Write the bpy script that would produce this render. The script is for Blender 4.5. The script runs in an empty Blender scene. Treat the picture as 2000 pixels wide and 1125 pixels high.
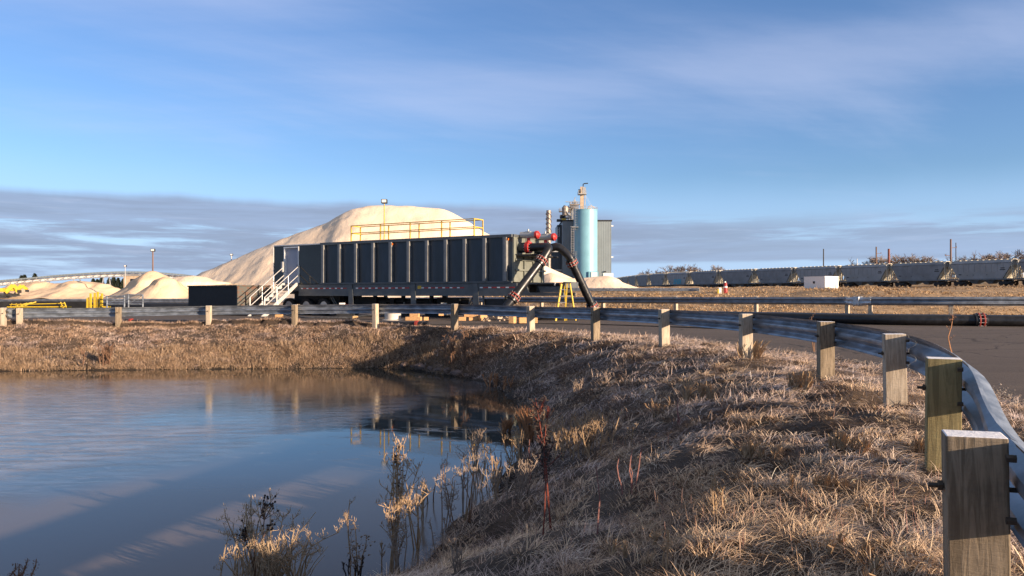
import bpy, math, random
import numpy as np
from mathutils import Vector, Matrix, Quaternion
R = math.radians
random.seed(7); RNG = np.random.default_rng(11)
C = bpy.context.scene.collection
F = 1550.0; HOR = 575.0; EYE = 1.13; YZ = -0.08; ZW = -1.10

# ---------------------------------------------------------------- camera
cam_d = bpy.data.cameras.new('camera'); cam = bpy.data.objects.new('camera', cam_d); C.objects.link(cam)
cam.location = (0, 0, EYE); cam.rotation_euler = (R(90), 0, 0)
cam_d.sensor_width = 36; cam_d.lens = 36 * F / 2000; cam_d.shift_y = (HOR - 562.5) / 2000
cam_d.clip_start = 0.05; cam_d.clip_end = 6000
bpy.context.scene.camera = cam
# ---------------------------------------------------------------- sun
SUN_EL = R(12.5); SAZ = math.atan2(0.835, -0.550)          # azimuth from +Y towards +X
S = Vector((math.sin(SAZ)*math.cos(SUN_EL), math.cos(SAZ)*math.cos(SUN_EL), math.sin(SUN_EL)))
sd = bpy.data.lights.new('sun', 'SUN'); sd.energy = 5.0; sd.angle = R(0.5); sd.color = (1.0, 0.765, 0.55)
so = bpy.data.objects.new('sun', sd); C.objects.link(so); so.rotation_euler = S.to_track_quat('Z', 'Y').to_euler()
# ---------------------------------------------------------------- view
sc = bpy.context.scene
sc.view_settings.view_transform = 'Standard'; sc.view_settings.look = 'None'
sc.view_settings.exposure = 1.12; sc.view_settings.gamma = 1.0
# ---------------------------------------------------------------- sky
W = bpy.data.worlds.new('World'); sc.world = W; W.use_nodes = True
nt = W.node_tree; nt.nodes.clear()
class G:
    """tiny node-graph helper"""
    def __init__(s, tree): s.t = tree
    def n(s, typ, **kw):
        nd = s.t.nodes.new(typ)
        for k, v in kw.items():
            if k.startswith('_'): setattr(nd, k[1:], v)
        return nd
    def put(s, sock, v):
        if hasattr(v, 'links') or isinstance(v, bpy.types.NodeSocket): s.t.links.new(v, sock)
        else: sock.default_value = v
    def m(s, op, a, b=None, c=None, clamp=False):
        nd = s.t.nodes.new('ShaderNodeMath'); nd.operation = op; nd.use_clamp = clamp
        s.put(nd.inputs[0], a)
        if b is not None: s.put(nd.inputs[1], b)
        if c is not None: s.put(nd.inputs[2], c)
        return nd.outputs[0]
    def xyz(s, x, y, z=0.0):
        nd = s.t.nodes.new('ShaderNodeCombineXYZ')
        for i, v in enumerate((x, y, z)): s.put(nd.inputs[i], v)
        return nd.outputs[0]
    def noise(s, vec, scale, detail=4, rough=0.5, dist=0.0, out=0):
        nd = s.t.nodes.new('ShaderNodeTexNoise'); s.put(nd.inputs['Vector'], vec)
        nd.inputs['Scale'].default_value = scale; nd.inputs['Detail'].default_value = detail
        nd.inputs['Roughness'].default_value = rough; nd.inputs['Distortion'].default_value = dist
        return nd.outputs[out]
    def ss(s, v, a, b, lo=0.0, hi=1.0):
        nd = s.t.nodes.new('ShaderNodeMapRange'); nd.interpolation_type = 'SMOOTHSTEP'
        s.put(nd.inputs[0], v); s.put(nd.inputs[1], a); s.put(nd.inputs[2], b)
        nd.inputs[3].default_value = lo; nd.inputs[4].default_value = hi
        return nd.outputs[0]
    def mix(s, f, a, b, blend='MIX'):
        nd = s.t.nodes.new('ShaderNodeMix'); nd.data_type = 'RGBA'; nd.blend_type = blend
        s.put(nd.inputs[0], f)
        for i, v in ((6, a), (7, b)):
            s.put(nd.inputs[i], (*v, 1) if isinstance(v, tuple) and len(v) == 3 else v)
        return nd.outputs[2]
g = G(nt)
sky = nt.nodes.new('ShaderNodeTexSky'); sky.sky_type = 'NISHITA'; sky.sun_disc = False
sky.sun_elevation = SUN_EL; sky.sun_rotation = SAZ
sky.air_density = 1.0; sky.dust_density = 0.6; sky.ozone_density = 2.2; sky.altitude = 200
tc = nt.nodes.new('ShaderNodeTexCoord')
sep = nt.nodes.new('ShaderNodeSeparateXYZ'); nt.links.new(tc.outputs['Generated'], sep.inputs[0])
dx, dy, dz = sep.outputs
hl = g.m('SQRT', g.m('ADD', g.m('MULTIPLY', dx, dx), g.m('MULTIPLY', dy, dy)))
el = g.m('DIVIDE', dz, g.m('MAXIMUM', hl, 1e-3))
az = g.m('ARCTAN2', dx, dy)
SKYK = 0.0655
base = g.mix(1.0, sky.outputs[0], (0.87, 1.03, 1.35), 'MULTIPLY')
# high thin cirrus, on a flat layer overhead
ez = g.m('ADD', g.m('MAXIMUM', dz, 0.0), 0.10)
pu = g.m('DIVIDE', dx, ez); pv = g.m('DIVIDE', dy, ez)
ru = g.m('ADD', g.m('MULTIPLY', pu, 0.80), g.m('MULTIPLY', pv, 0.6)); rv = g.m('SUBTRACT', g.m('MULTIPLY', pv, 0.80), g.m('MULTIPLY', pu, 0.6))
cv = g.xyz(g.m('MULTIPLY', ru, 0.30), g.m('MULTIPLY', rv, 0.85), 3.3)
ci = g.noise(cv, 1.1, 7, 0.56, 0.5)
fine = g.noise(g.xyz(g.m('MULTIPLY', pu, 0.8), g.m('MULTIPLY', pv, 3.2), 8.0), 1.6, 5, 0.6, 0.2)
def gauss(v, c, w):
    q = g.m('DIVIDE', g.m('SUBTRACT', v, c), w)
    return g.m('EXPONENT', g.m('MULTIPLY', g.m('MULTIPLY', q, q), -1.0))
bandR = g.m('MULTIPLY', gauss(g.m('SUBTRACT', el, g.m('MULTIPLY', az, 0.03)), 0.262, 0.052), g.ss(az, -0.38, 0.10))
bandL = g.m('MULTIPLY', gauss(g.m('ADD', el, g.m('MULTIPLY', az, 0.12)), 0.235, 0.085), g.ss(az, 0.15, -0.35))
bandT = g.m('MULTIPLY', gauss(el, 0.37, 0.05), g.ss(az, 0.02, -0.45))
bias = g.m('ADD', g.m('ADD', g.m('MULTIPLY', bandR, 0.30), g.m('MULTIPLY', bandL, 0.22)), g.m('MULTIPLY', bandT, 0.26))
# extra veil added to the unseen sky overhead and behind
bias = g.m('ADD', bias, g.ss(el, 0.45, 1.2, 0.0, 0.12))
cdens = g.ss(g.m('ADD', g.m('ADD', ci, g.m('MULTIPLY', g.m('SUBTRACT', fine, 0.5), 0.22)), bias), 0.50, 1.0)
cdens = g.m('MULTIPLY', cdens, 0.38)
ccol = (4.9, 5.3, 7.0)
s1 = g.mix(cdens, base, ccol)
s1 = g.mix(g.m('MULTIPLY', g.ss(el, 0.44, 0.80), g.ss(ci, 0.30, 0.60, 0.45, 0.9)), s1, (2.5, 2.55, 2.9))   # unseen grey veil added above the view to neutralise reflections and shade
# low stratus bank
lv = g.xyz(g.m('MULTIPLY', az, 2.2), g.m('MULTIPLY', el, 26.0), 1.0)
ln = g.noise(lv, 2.2, 6, 0.62, 0.35)
lf = g.noise(g.xyz(g.m('MULTIPLY', az, 5.0), g.m('MULTIPLY', el, 75.0), 4.0), 2.0, 5, 0.62, 0.3)
te = g.noise(g.xyz(g.m('MULTIPLY', az, 3.0), 0.0, 0.0), 2.0, 5, 0.55)
topl = g.m('ADD', g.m('SUBTRACT', 0.115, g.m('MULTIPLY', g.ss(az, -0.02, 0.22), 0.014)), g.m('MULTIPLY', g.m('SUBTRACT', te, 0.5), 0.022))
topm = g.ss(el, g.m('ADD', topl, 0.004), g.m('SUBTRACT', topl, g.m('ADD', 0.010, g.m('MULTIPLY', g.ss(az, 0.0, 0.3), 0.018))))
veil = g.ss(el, g.m('ADD', topl, 0.05), topl, 0.0, 0.30)
solid = g.m('MULTIPLY', g.ss(el, g.m('SUBTRACT', topl, 0.042), g.m('SUBTRACT', topl, 0.022)), g.m('SUBTRACT', 0.28, g.m('MULTIPLY', g.ss(az, 0.0, 0.25), 0.24)))   # thick lip along the top of the bank
solidR = g.m('MULTIPLY', g.m('MULTIPLY', g.ss(az, 0.02, 0.2), gauss(el, 0.052, 0.010)), 0.30)
lowL = g.m('MULTIPLY', g.ss(az, -0.02, -0.2), 0.05)
cov = g.ss(g.m('ADD', g.m('ADD', g.m('ADD', ln, solid), g.m('ADD', solidR, lowL)), g.m('MULTIPLY', g.m('SUBTRACT', lf, 0.5), 0.42)), 0.38, 0.60)
strip = g.ss(g.m('ADD', el, g.m('MULTIPLY', g.ss(az, 0.0, -0.25), 0.020)), 0.036, 0.043)
cov = g.m('MULTIPLY', g.m('MULTIPLY', cov, topm), g.m('MULTIPLY', g.m('ADD', g.m('MULTIPLY', strip, 0.92), 0.04), g.ss(az, 0.05, 0.35, 1.0, 0.80)))
lcol = g.mix(g.ss(ln, 0.35, 0.70), (2.5, 3.2, 4.7), (2.1, 2.55, 3.6))
lcol = g.mix(g.m('MULTIPLY', g.ss(lf, 0.52, 0.75), 0.45), lcol, (3.5, 4.0, 5.3))
low = g.mix(g.ss(el, 0.13, 0.0, 0.0, 0.75), s1, (3.8, 5.2, 7.5))
low = g.mix(veil, low, (3.5, 5.2, 8.2))
s2 = g.mix(g.m('MULTIPLY', cov, 0.93), low, lcol)
bg = nt.nodes.new('ShaderNodeBackground'); nt.links.new(s2, bg.inputs[0]); bg.inputs[1].default_value = SKYK
wo = nt.nodes.new('ShaderNodeOutputWorld'); nt.links.new(bg.outputs[0], wo.inputs[0])

# ---------------------------------------------------------------- helpers
def P(px, py, d): return Vector(((px-1000)/F*d, d, EYE-(py-HOR)/F*d))
def XY(px, d): return ((px-1000)/F*d, d)
def mat(name, col, rough=0.7, metal=0.0, var=0.15, scale=4.0, stretch=(1, 1, 1), bump=0.0, bscale=None, col2=None, lo=0.35, hi=0.65, emis=None, spec=0.5, coat=0.0, detail=5):
    m = bpy.data.materials.new(name); m.use_nodes = True; t = m.node_tree; g = G(t)
    b = t.nodes['Principled BSDF']; tcn = t.nodes.new('ShaderNodeTexCoord'); mp = t.nodes.new('ShaderNodeMapping')
    t.links.new(tcn.outputs['Object'], mp.inputs[0]); mp.inputs['Scale'].default_value = stretch
    n = g.noise(mp.outputs[0], scale, detail, 0.6)
    c2 = col2 if col2 else tuple(max(0, c*(1-var*2)) for c in col)
    t.links.new(g.mix(g.ss(n, lo, hi), c2, col), b.inputs['Base Color'])
    b.inputs['Roughness'].default_value = rough; b.inputs['Metallic'].default_value = metal
    b.inputs['Specular IOR Level'].default_value = spec; b.inputs['Coat Weight'].default_value = coat
    if rough > 0.15:
        t.links.new(g.ss(n, 0.2, 0.8, max(0, rough-0.08), min(1, rough+0.10)), b.inputs['Roughness'])
    if bump:
        bn = t.nodes.new('ShaderNodeBump'); bn.inputs['Strength'].default_value = 0.8; bn.inputs['Distance'].default_value = bump
        t.links.new(g.noise(mp.outputs[0], bscale or scale*3, 6, 0.65), bn.inputs['Height']); t.links.new(bn.outputs[0], b.inputs['Normal'])
    return m
def attr_mat(name, rough=0.85, nscale=3.0, bump=0.02, bscale=12.0, trans=0.0, amt=0.35, fine=60.0):
    m = bpy.data.materials.new(name); m.use_nodes = True; t = m.node_tree; g = G(t); b = t.nodes['Principled BSDF']
    a = t.nodes.new('ShaderNodeAttribute'); a.attribute_name = 'Col'
    if amt:
        tcn = t.nodes.new('ShaderNodeTexCoord')
        n = g.noise(tcn.outputs['Object'], nscale, 6, 0.65); n2 = g.noise(tcn.outputs['Object'], fine, 3, 0.6)
        f = g.m('MULTIPLY', g.ss(n, 0.3, 0.7, 1-amt, 1+amt*0.6), g.ss(n2, 0.25, 0.75, 1-amt*0.6, 1+amt*0.5))
        vm = t.nodes.new('ShaderNodeVectorMath'); vm.operation = 'SCALE'; t.links.new(a.outputs['Color'], vm.inputs[0]); t.links.new(f, vm.inputs['Scale'])
        t.links.new(vm.outputs[0], b.inputs['Base Color'])
        bn = t.nodes.new('ShaderNodeBump'); bn.inputs['Strength'].default_value = 0.9; bn.inputs['Distance'].default_value = bump
        t.links.new(g.noise(tcn.outputs['Object'], bscale, 7, 0.7), bn.inputs['Height']); t.links.new(bn.outputs[0], b.inputs['Normal'])
    else: t.links.new(a.outputs['Color'], b.inputs['Base Color'])
    b.inputs['Roughness'].default_value = rough; b.inputs['Specular IOR Level'].default_value = 0.25
    return m
class MB:
    def __init__(s): s.v = []; s.f = []
    def add(s, vs, fs):
        o = len(s.v); s.v += [tuple(v) for v in vs]; s.f += [tuple(i+o for i in f) for f in fs]; return s
    def box(s, x0, x1, y0, y1, z0, z1, M=None):
        vs = [Vector((x, y, z)) for z in (z0, z1) for (x, y) in ((x0, y0), (x1, y0), (x1, y1), (x0, y1))]
        if M: vs = [M @ v for v in vs]
        return s.add(vs, [(3, 2, 1, 0), (4, 5, 6, 7), (0, 1, 5, 4), (1, 2, 6, 5), (2, 3, 7, 6), (3, 0, 4, 7)])
    def bar(s, a, b, w, h=None, up=(0, 0, 1)):
        a = Vector(a); b = Vector(b); h = h or w; d = (b-a); L = d.length; d.normalize(); up = Vector(up)
        if abs(d.dot(up)) > 0.98: up = Vector((0, 1, 0))
        x = d.cross(up).normalized(); y = x.cross(d)
        c = [(-w/2, -h/2), (w/2, -h/2), (w/2, h/2), (-w/2, h/2)]
        vs = [a + x*p + y*q for p, q in c] + [b + x*p + y*q for p, q in c]
        return s.add(vs, [(0, 1, 2, 3), (7, 6, 5, 4), (0, 4, 5, 1), (1, 5, 6, 2), (2, 6, 7, 3), (3, 7, 4, 0)])
    def tube(s, pts, r, n=10, caps=True):
        pts = [Vector(p) for p in pts]; rs = r if isinstance(r, (list, tuple)) else [r]*len(pts)
        ref = None; rings = []
        for i, p in enumerate(pts):
            d = (pts[min(i+1, len(pts)-1)] - pts[max(i-1, 0)]).normalized()
            if ref is None: ref = d.orthogonal().normalized()
            ref = (ref - d*ref.dot(d)).normalized(); bi = d.cross(ref)
            rings.append([p + (ref*math.cos(2*math.pi*k/n) + bi*math.sin(2*math.pi*k/n))*rs[i] for k in range(n)])
        vs = [v for ring in rings for v in ring]; fs = []
        for i in range(len(pts)-1):
            for k in range(n):
                k2 = (k+1) % n; fs.append((i*n+k, i*n+k2, (i+1)*n+k2, (i+1)*n+k))
        if caps: fs += [tuple(reversed(range(n))), tuple((len(pts)-1)*n+k for k in range(n))]
        return s.add(vs, fs)
    def cyl(s, a, b, r, n=16): return s.tube([a, b], r, n)
    def prism(s, poly, h0, h1, M=None):
        """poly in (a,b), extruded along third axis: vertices (a, h, b)"""
        n = len(poly); vs = [Vector((a, h0, b)) for a, b in poly] + [Vector((a, h1, b)) for a, b in poly]
        if M: vs = [M @ v for v in vs]
        return s.add(vs, [tuple(range(n)), tuple(reversed(range(n, 2*n)))] + [((i+1) % n, i, n+i, n+(i+1) % n) for i in range(n)])
    def ball(s, c, r, n=8, m=6, sq=(1, 1, 1)):
        c = Vector(c); vs = [c+Vector((0, 0, r*sq[2]))]
        for j in range(1, m):
            t = math.pi*j/m
            for k in range(n):
                a = 2*math.pi*k/n; vs.append(c+Vector((r*sq[0]*math.sin(t)*math.cos(a), r*sq[1]*math.sin(t)*math.sin(a), r*sq[2]*math.cos(t))))
        vs.append(c-Vector((0, 0, r*sq[2]))); fs = [(0, 1+k, 1+(k+1) % n) for k in range(n)]
        for j in range(m-2):
            for k in range(n):
                a = 1+j*n+k; b = 1+j*n+(k+1) % n; fs.append((a, a+n, b+n, b))
        l = len(vs)-1; o = 1+(m-2)*n; fs += [(l, o+(k+1) % n, o+k) for k in range(n)]
        return s.add(vs, fs)
    def build(s, name, m, parent=None, world=False, smooth=False, bevel=0, label=None):
        me = bpy.data.meshes.new(name)
        vs = s.v
        if world and parent is not None:
            inv = MATS[parent.name].inverted(); vs = [inv @ Vector(v) for v in vs]
        me.from_pydata([tuple(v) for v in vs], [], s.f); me.validate(); me.update()
        import bmesh
        bm = bmesh.new(); bm.from_mesh(me); bmesh.ops.recalc_face_normals(bm, faces=bm.faces); bm.to_mesh(me); bm.free()
        ob = bpy.data.objects.new(name, me); C.objects.link(ob); me.materials.append(m)
        if parent is not None: ob.parent = parent
        if smooth: me.polygons.foreach_set('use_smooth', [True]*len(me.polygons))
        if smooth:
            try: me.set_sharp_from_angle(angle=R(40))
            except Exception: pass
        if bevel:
            bv = ob.modifiers.new('bevel', 'BEVEL'); bv.width = bevel; bv.segments = 2; bv.limit_method = 'ANGLE'
        if label: ob['label'] = label
        return ob
MATS = {}
def tag(o, label, cat, group=None, kind=None):
    if label: o['label'] = label
    if cat: o['category'] = cat
    if group: o['group'] = group
    if kind: o['kind'] = kind
    return o
def thing(name, label, cat, loc=(0, 0, 0), rotz=0.0, group=None):
    o = bpy.data.objects.new(name, None); C.objects.link(o); o.location = loc; o.rotation_euler = (0, 0, rotz)
    o.empty_display_size = 0.2; MATS[o.name] = Matrix.Translation(Vector(loc)) @ Matrix.Rotation(rotz, 4, 'Z')
    return tag(o, label, cat, group)
def copy_tree(o, parent=None):
    c = o.copy(); C.objects.link(c)
    if parent is not None: c.parent = parent
    for ch in list(KIDS(o)): copy_tree(ch, c)
    return c
def KIDS(o): return [x for x in o.children]
def np_mesh(name, V, Fc, m, cols=None, smooth=False):
    """V (n,3), Fc (k,4) int quads or (k,3)"""
    me = bpy.data.meshes.new(name); k, w = Fc.shape
    me.vertices.add(len(V)); me.vertices.foreach_set('co', np.ascontiguousarray(V, dtype=np.float32).ravel())
    me.loops.add(k*w); me.loops.foreach_set('vertex_index', np.ascontiguousarray(Fc, dtype=np.int32).ravel())
    me.polygons.add(k); me.polygons.foreach_set('loop_start', np.arange(0, k*w, w, dtype=np.int32))
    me.polygons.foreach_set('loop_total', np.full(k, w, dtype=np.int32))
    me.update(calc_edges=True)
    if cols is not None:
        a = me.color_attributes.new('Col', 'FLOAT_COLOR', 'POINT')
        cc = np.ones((len(V), 4), dtype=np.float32); cc[:, :3] = cols; a.data.foreach_set('color', cc.ravel())
    if smooth: me.polygons.foreach_set('use_smooth', np.ones(k, dtype=bool))
    me.materials.append(m); ob = bpy.data.objects.new(name, me); C.objects.link(ob); return ob
_T = RNG.random((256, 256))
def vn(x, y, s=1.0, o=0.0):
    x = np.asarray(x)*s+o+500; y = np.asarray(y)*s+o*1.7+500
    xi = np.floor(x).astype(int); yi = np.floor(y).astype(int); fx = x-xi; fy = y-yi
    fx = fx*fx*(3-2*fx); fy = fy*fy*(3-2*fy); a = xi & 255; b = (xi+1) & 255; c = yi & 255; d = (yi+1) & 255
    return (_T[a, c]*(1-fx)+_T[b, c]*fx)*(1-fy)+(_T[a, d]*(1-fx)+_T[b, d]*fx)*fy
def fbm(x, y, s=1.0, o=0.0, n=4):
    t = 0; a = 0.5; q = 0
    for i in range(n): t = t+a*vn(x, y, s, o+i*13.1); q += a; a *= 0.55; s *= 2.03
    return t/q
def sstep(x, a, b):
    t = np.clip((x-a)/(b-a), 0, 1); return t*t*(3-2*t)
def catmull(pts, n=8):
    pts = [np.array(p, float) for p in pts]; out = []
    for i in range(len(pts)-1):
        p0 = pts[max(i-1, 0)]; p1 = pts[i]; p2 = pts[i+1]; p3 = pts[min(i+2, len(pts)-1)]
        for k in range(n):
            t = k/n; out.append(0.5*((2*p1)+(-p0+p2)*t+(2*p0-5*p1+4*p2-p3)*t*t+(-p0+3*p1-3*p2+p3)*t**3))
    out.append(pts[-1]); return np.array(out)
def dist_poly(x, y, pl, closed=False):
    d = np.full(np.shape(x), 1e9)
    n = len(pl)
    for i in range(n if closed else n-1):
        ax, ay = pl[i][:2]; bx, by = pl[(i+1) % n][:2]; ex, ey = bx-ax, by-ay; L = ex*ex+ey*ey+1e-12
        t = np.clip(((x-ax)*ex+(y-ay)*ey)/L, 0, 1); d = np.minimum(d, (x-ax-t*ex)**2+(y-ay-t*ey)**2)
    return np.sqrt(d)
def inside(x, y, pl):
    r = np.zeros(np.shape(x), bool); n = len(pl); j = n-1
    for i in range(n):
        xi, yi = pl[i][:2]; xj, yj = pl[j][:2]
        c = ((yi > y) != (yj > y)) & (x < (xj-xi)*(y-yi)/((yj-yi) if yj != yi else 1e-9)+xi); r ^= c; j = i
    return r

# ---------------------------------------------------------------- layout of the place
POSTS = [(0.60, -2.75), (0.70, 0.10), (1.64, 2.80), (2.68, 4.94), (3.72, 7.70), (4.15, 10.5), (3.98, 13.5), (3.19, 16.6), (2.06, 19.6), (0.535, 22.4),
         (-1.785, 24.7), (-4.54, 26.4), (-7.47, 27.3), (-10.58, 27.7), (-13.64, 27.5), (-16.75, 27.0)]
RAILPTS = POSTS+[(-17.2, 26.85), (-20.2, 26.0), (-23.1, 25.2), (-26.0, 24.6)]
RAIL = catmull(RAILPTS, 8)
POND = [(-60, 22), (-30, 22.6), (-20, 22.8), (-14.9, 23.0), (-10.6, 23.5), (-6.3, 24.3-0.4), (-4.0, 24.2-0.3), (-2.9, 23.3), (-1.9, 22.0), (-0.85, 20.4), (-0.2, 18.2), (0.2, 15.4), (0.30, 12.6),
        (0.18, 10.97), (-0.2, 9.2), (-0.5, 7.9), (-0.72, 6.9), (-0.95, 6.3), (-1.6, 5.85), (-2.8, 5.65), (-4.2, 5.8), (-6, 5.0), (-10, 4.5), (-30, 5), (-60, 10)]
POND = [tuple(p) for p in catmull(POND+[POND[0]], 5)[:-1]]
BANK = [tuple(p) for p in RAIL]+[(-60, 23.5), (-90, 24), (-90, -60), (0.6, -60)]
EDGE = [(-90, 29.2), (-16, 29.0), (-8, 28.9), (-4.2, 28.0), (0.3, 25.8), (4.3, 22.2), (5.4, 19), (6.05, 15.6), (6.3, 12.1), (5.76, 8.93), (5.0, 6), (4.2, 3), (3.9, 0), (3.8, -8)]
EDGE = catmull(EDGE, 6)
R2PX = [(2330, 30.6), (2180, 31.6), (2020, 32.5), (1857, 33.5), (1700, 35.2), (1655, 36.0), (1477, 38.9), (1320, 42), (1178, 45.2), (1058, 49), (940, 52.5), (820, 55.5), (700, 58), (580, 60), (460, 61.8), (340, 63.4), (220, 64.8), (100, 66), (-20, 67), (-140, 68), (-260, 69)]
R2 = [XY(*p) for p in R2PX]
FARE = [(x-0.75, y-1.15) for x, y in R2]
ASPH = [tuple(p) for p in EDGE]+[(30, -8), (32, 22)]+FARE+[(-95, 70)]
_n = len(EDGE); _s = np.linspace(0, _n-1, 260); ex_ = np.interp(_s, np.arange(_n), EDGE[:, 0]); ey_ = np.interp(_s, np.arange(_n), EDGE[:, 1])
ASPHM = [(a_+RNG.normal()*0.045, b_+RNG.normal()*0.045) for a_, b_ in zip(ex_, ey_)]+ASPH[len(EDGE):]
def height(x, y, bumps=True):
    x = np.asarray(x, float); y = np.asarray(y, float)
    ds = dist_poly(x, y, POND, True); inp = inside(x, y, POND)
    dr = dist_poly(x, y, RAIL); inb = inside(x, y, BANK)
    t = ds/(ds+dr+1e-6)
    zr = 0.03+0.04*np.exp(-((y-18)/5)**2)
    steep = 1.35+0.50*sstep(x, -1, 2.5)*sstep(-y, -19, -13)
    z_bank = ZW+(zr-ZW)*(1-(1-t)**steep)
    z_bank = np.where(inp, ZW-np.minimum(ds*0.35, 0.7), z_bank)
    da = dist_poly(x, y, ASPH, True); ina = inside(x, y, ASPH)
    far = (~ina) & (~inb) & ((y > 27+0*x) | (x > 20))
    sx = sstep(x, -22, 14)
    xt = np.interp(y, [112.2, 144, 197, 219.4, 231.2, 243.2, 255.2, 291, 400], [96.5, 80, 52.5, 43.8, 41.2, 39.5, 38.8, 38.4, 38])
    berm = 2.2*sstep(x-xt, 3.5, 11)*sstep(y, 100, 115)*(1-sstep(y, 600, 900))
    hill = berm+sx*(2.05*sstep(y, 40, 132)+1.1*np.exp(-((x-24)/11)**2-((y-58)/9)**2)-1.0*np.exp(-((x-27)/7)**2-((y-41)/4.5)**2)
               +0.5*np.exp(-((x-8)/6)**2-((y-60)/7)**2)-0.7*np.exp(-((x-19)/3)**2-((y-72)/10)**2))+(1-sx)*0.45*sstep(y, 62, 160)
    z_far = YZ-0.03+0.30*sstep(da, 0, 1.3)+hill*sstep(da, 0.5, 6)
    sh = sstep(dr, 0, np.maximum(dr+da, 0.3))
    z_sh = zr+(YZ-0.03-zr)*sstep(dr/(dr+da+1e-6), 0, 1)
    z = np.where(inb, z_bank, np.where(ina, YZ-0.03, np.where(far, z_far, z_sh)))
    if bumps:
        k = np.where(inp & (ds > 0.8), 0, 1)*np.where(ina & ~inb, 0, 1)
        edge = np.where(inb, np.where(inp, np.maximum(0, 0.55-ds*0.6), np.minimum(1, 0.45+ds/0.9)), np.minimum(1, da/0.6))
        am = np.where(inb | (y < 30), 0.26, 0.30)
        z = z+k*edge*am*(fbm(x, y, 0.9, 3)-0.5)+k*edge*0.10*(fbm(x, y, 3.3, 9, 3)-0.5)
        z = z+np.where(far, 1.0*(fbm(x, y, 0.12, 5)-0.5)*sstep(da, 2, 20)*np.where(sx > 0.5, 1, 0.25), 0)
    return z
def hz(x, y): return float(height(np.array([x]), np.array([y]))[0])
def hit(px, py, dmin=2.0, dmax=60.0):
    d = np.linspace(dmin, dmax, 3000); X = (px-1000)/F*d; Z = EYE-(py-HOR)/F*d
    h = np.maximum(height(X, d), ZW); i = np.argmax(Z <= h)
    if Z[i] > h[i]: i = len(d)-1
    return Vector((X[i], d[i], h[i]))
# ================================================================ materials
M = {}
M['wood'] = mat('weathered_post_wood', (0.47, 0.38, 0.27), 0.85, var=0.22, scale=6, stretch=(3, 3, 0.35), bump=0.006, bscale=26)
def grain(name, c1, c2, c3, frost=False, rot=0):
    m = bpy.data.materials.new(name); m.use_nodes = True; t = m.node_tree; g = G(t); b = t.nodes['Principled BSDF']
    tcn = t.nodes.new('ShaderNodeTexCoord'); mp = t.nodes.new('ShaderNodeMapping'); t.links.new(tcn.outputs['Object'], mp.inputs[0])
    mp.inputs['Rotation'].default_value = (0, R(rot), 0); mp.inputs['Scale'].default_value = (9, 9, 0.8)
    n = g.noise(mp.outputs[0], 3.0, 7, 0.62, 1.2); n2 = g.noise(tcn.outputs['Object'], 3.2, 4, 0.6)
    mp2 = t.nodes.new('ShaderNodeMapping'); t.links.new(tcn.outputs['Object'], mp2.inputs[0]); mp2.inputs['Rotation'].default_value = (0, R(38+rot), 0); mp2.inputs['Scale'].default_value = (1, 1, 9)
    saw = g.noise(mp2.outputs[0], 14.0, 4, 0.7)
    c = g.mix(g.ss(n, 0.38, 0.62), c2, c1); c = g.mix(g.m('MULTIPLY', g.ss(n2, 0.5, 0.7), 0.7), c, c3)
    # knots
    vo = t.nodes.new('ShaderNodeTexVoronoi'); t.links.new(tcn.outputs['Object'], vo.inputs[0]); vo.inputs['Scale'].default_value = 4.6
    c = g.mix(g.ss(vo.outputs[0], 0.10, 0.06, 0, 0.85), c, (0.05, 0.035, 0.02))
    mp3 = t.nodes.new('ShaderNodeMapping'); t.links.new(tcn.outputs['Object'], mp3.inputs[0]); mp3.inputs['Scale'].default_value = (16, 16, 0.7)
    ck = g.noise(mp3.outputs[0], 1.6, 3, 0.5, 0.6); c = g.mix(g.ss(ck, 0.665, 0.70, 0, 0.9), c, (0.03, 0.022, 0.016))
    st2 = g.noise(tcn.outputs['Object'], 5.0, 5, 0.65); c = g.mix(g.ss(st2, 0.48, 0.70, 0, 0.55), c, tuple(v*0.45 for v in c3))
    if frost:
        gn = t.nodes.new('ShaderNodeNewGeometry'); sp = t.nodes.new('ShaderNodeSeparateXYZ'); t.links.new(gn.outputs['Normal'], sp.inputs[0])
        so_ = t.nodes.new('ShaderNodeSeparateXYZ'); t.links.new(tcn.outputs['Object'], so_.inputs[0])
        fn = g.noise(tcn.outputs['Object'], 90, 4, 0.7)
        c = g.mix(g.m('MULTIPLY', g.ss(sp.outputs[2], 0.6, 0.9), g.ss(fn, 0.25, 0.5, 0.55, 1.0)), c, (0.80, 0.80, 0.82))
    t.links.new(c, b.inputs['Base Color']); b.inputs['Roughness'].default_value = 0.88; b.inputs['Specular IOR Level'].default_value = 0.2
    bn = t.nodes.new('ShaderNodeBump'); bn.inputs['Strength'].default_value = 0.9; bn.inputs['Distance'].default_value = 0.0035
    t.links.new(g.m('ADD', g.m('MULTIPLY', n, 1.0), g.m('MULTIPLY', saw, 0.8)), bn.inputs['Height']); t.links.new(bn.outputs[0], b.inputs['Normal'])
    return m
M['postA'] = grain('pale_sawn_wood', (0.31, 0.245, 0.17), (0.16, 0.125, 0.085), (0.23, 0.19, 0.14), True)
M['postB'] = grain('greenish_treated_wood', (0.35, 0.285, 0.14), (0.21, 0.17, 0.085), (0.27, 0.25, 0.13), True, 14)
M['postC'] = grain('grey_weathered_wood', (0.50, 0.42, 0.32), (0.33, 0.27, 0.20), (0.44, 0.39, 0.32), True, -5)
M['galv'] = mat('galvanised_steel', (0.33, 0.37, 0.42), 0.44, 0.65, var=0.24, scale=3.0, stretch=(1, 1, 3), bump=0.002, bscale=14)
M['galv2'] = mat('dull_galvanised_steel', (0.27, 0.30, 0.34), 0.45, 0.6, var=0.18, scale=3, bump=0.002, bscale=9)
M['steelbolt'] = mat('rusty_bolt_steel', (0.10, 0.085, 0.07), 0.6, 0.6, scale=30)
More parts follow.
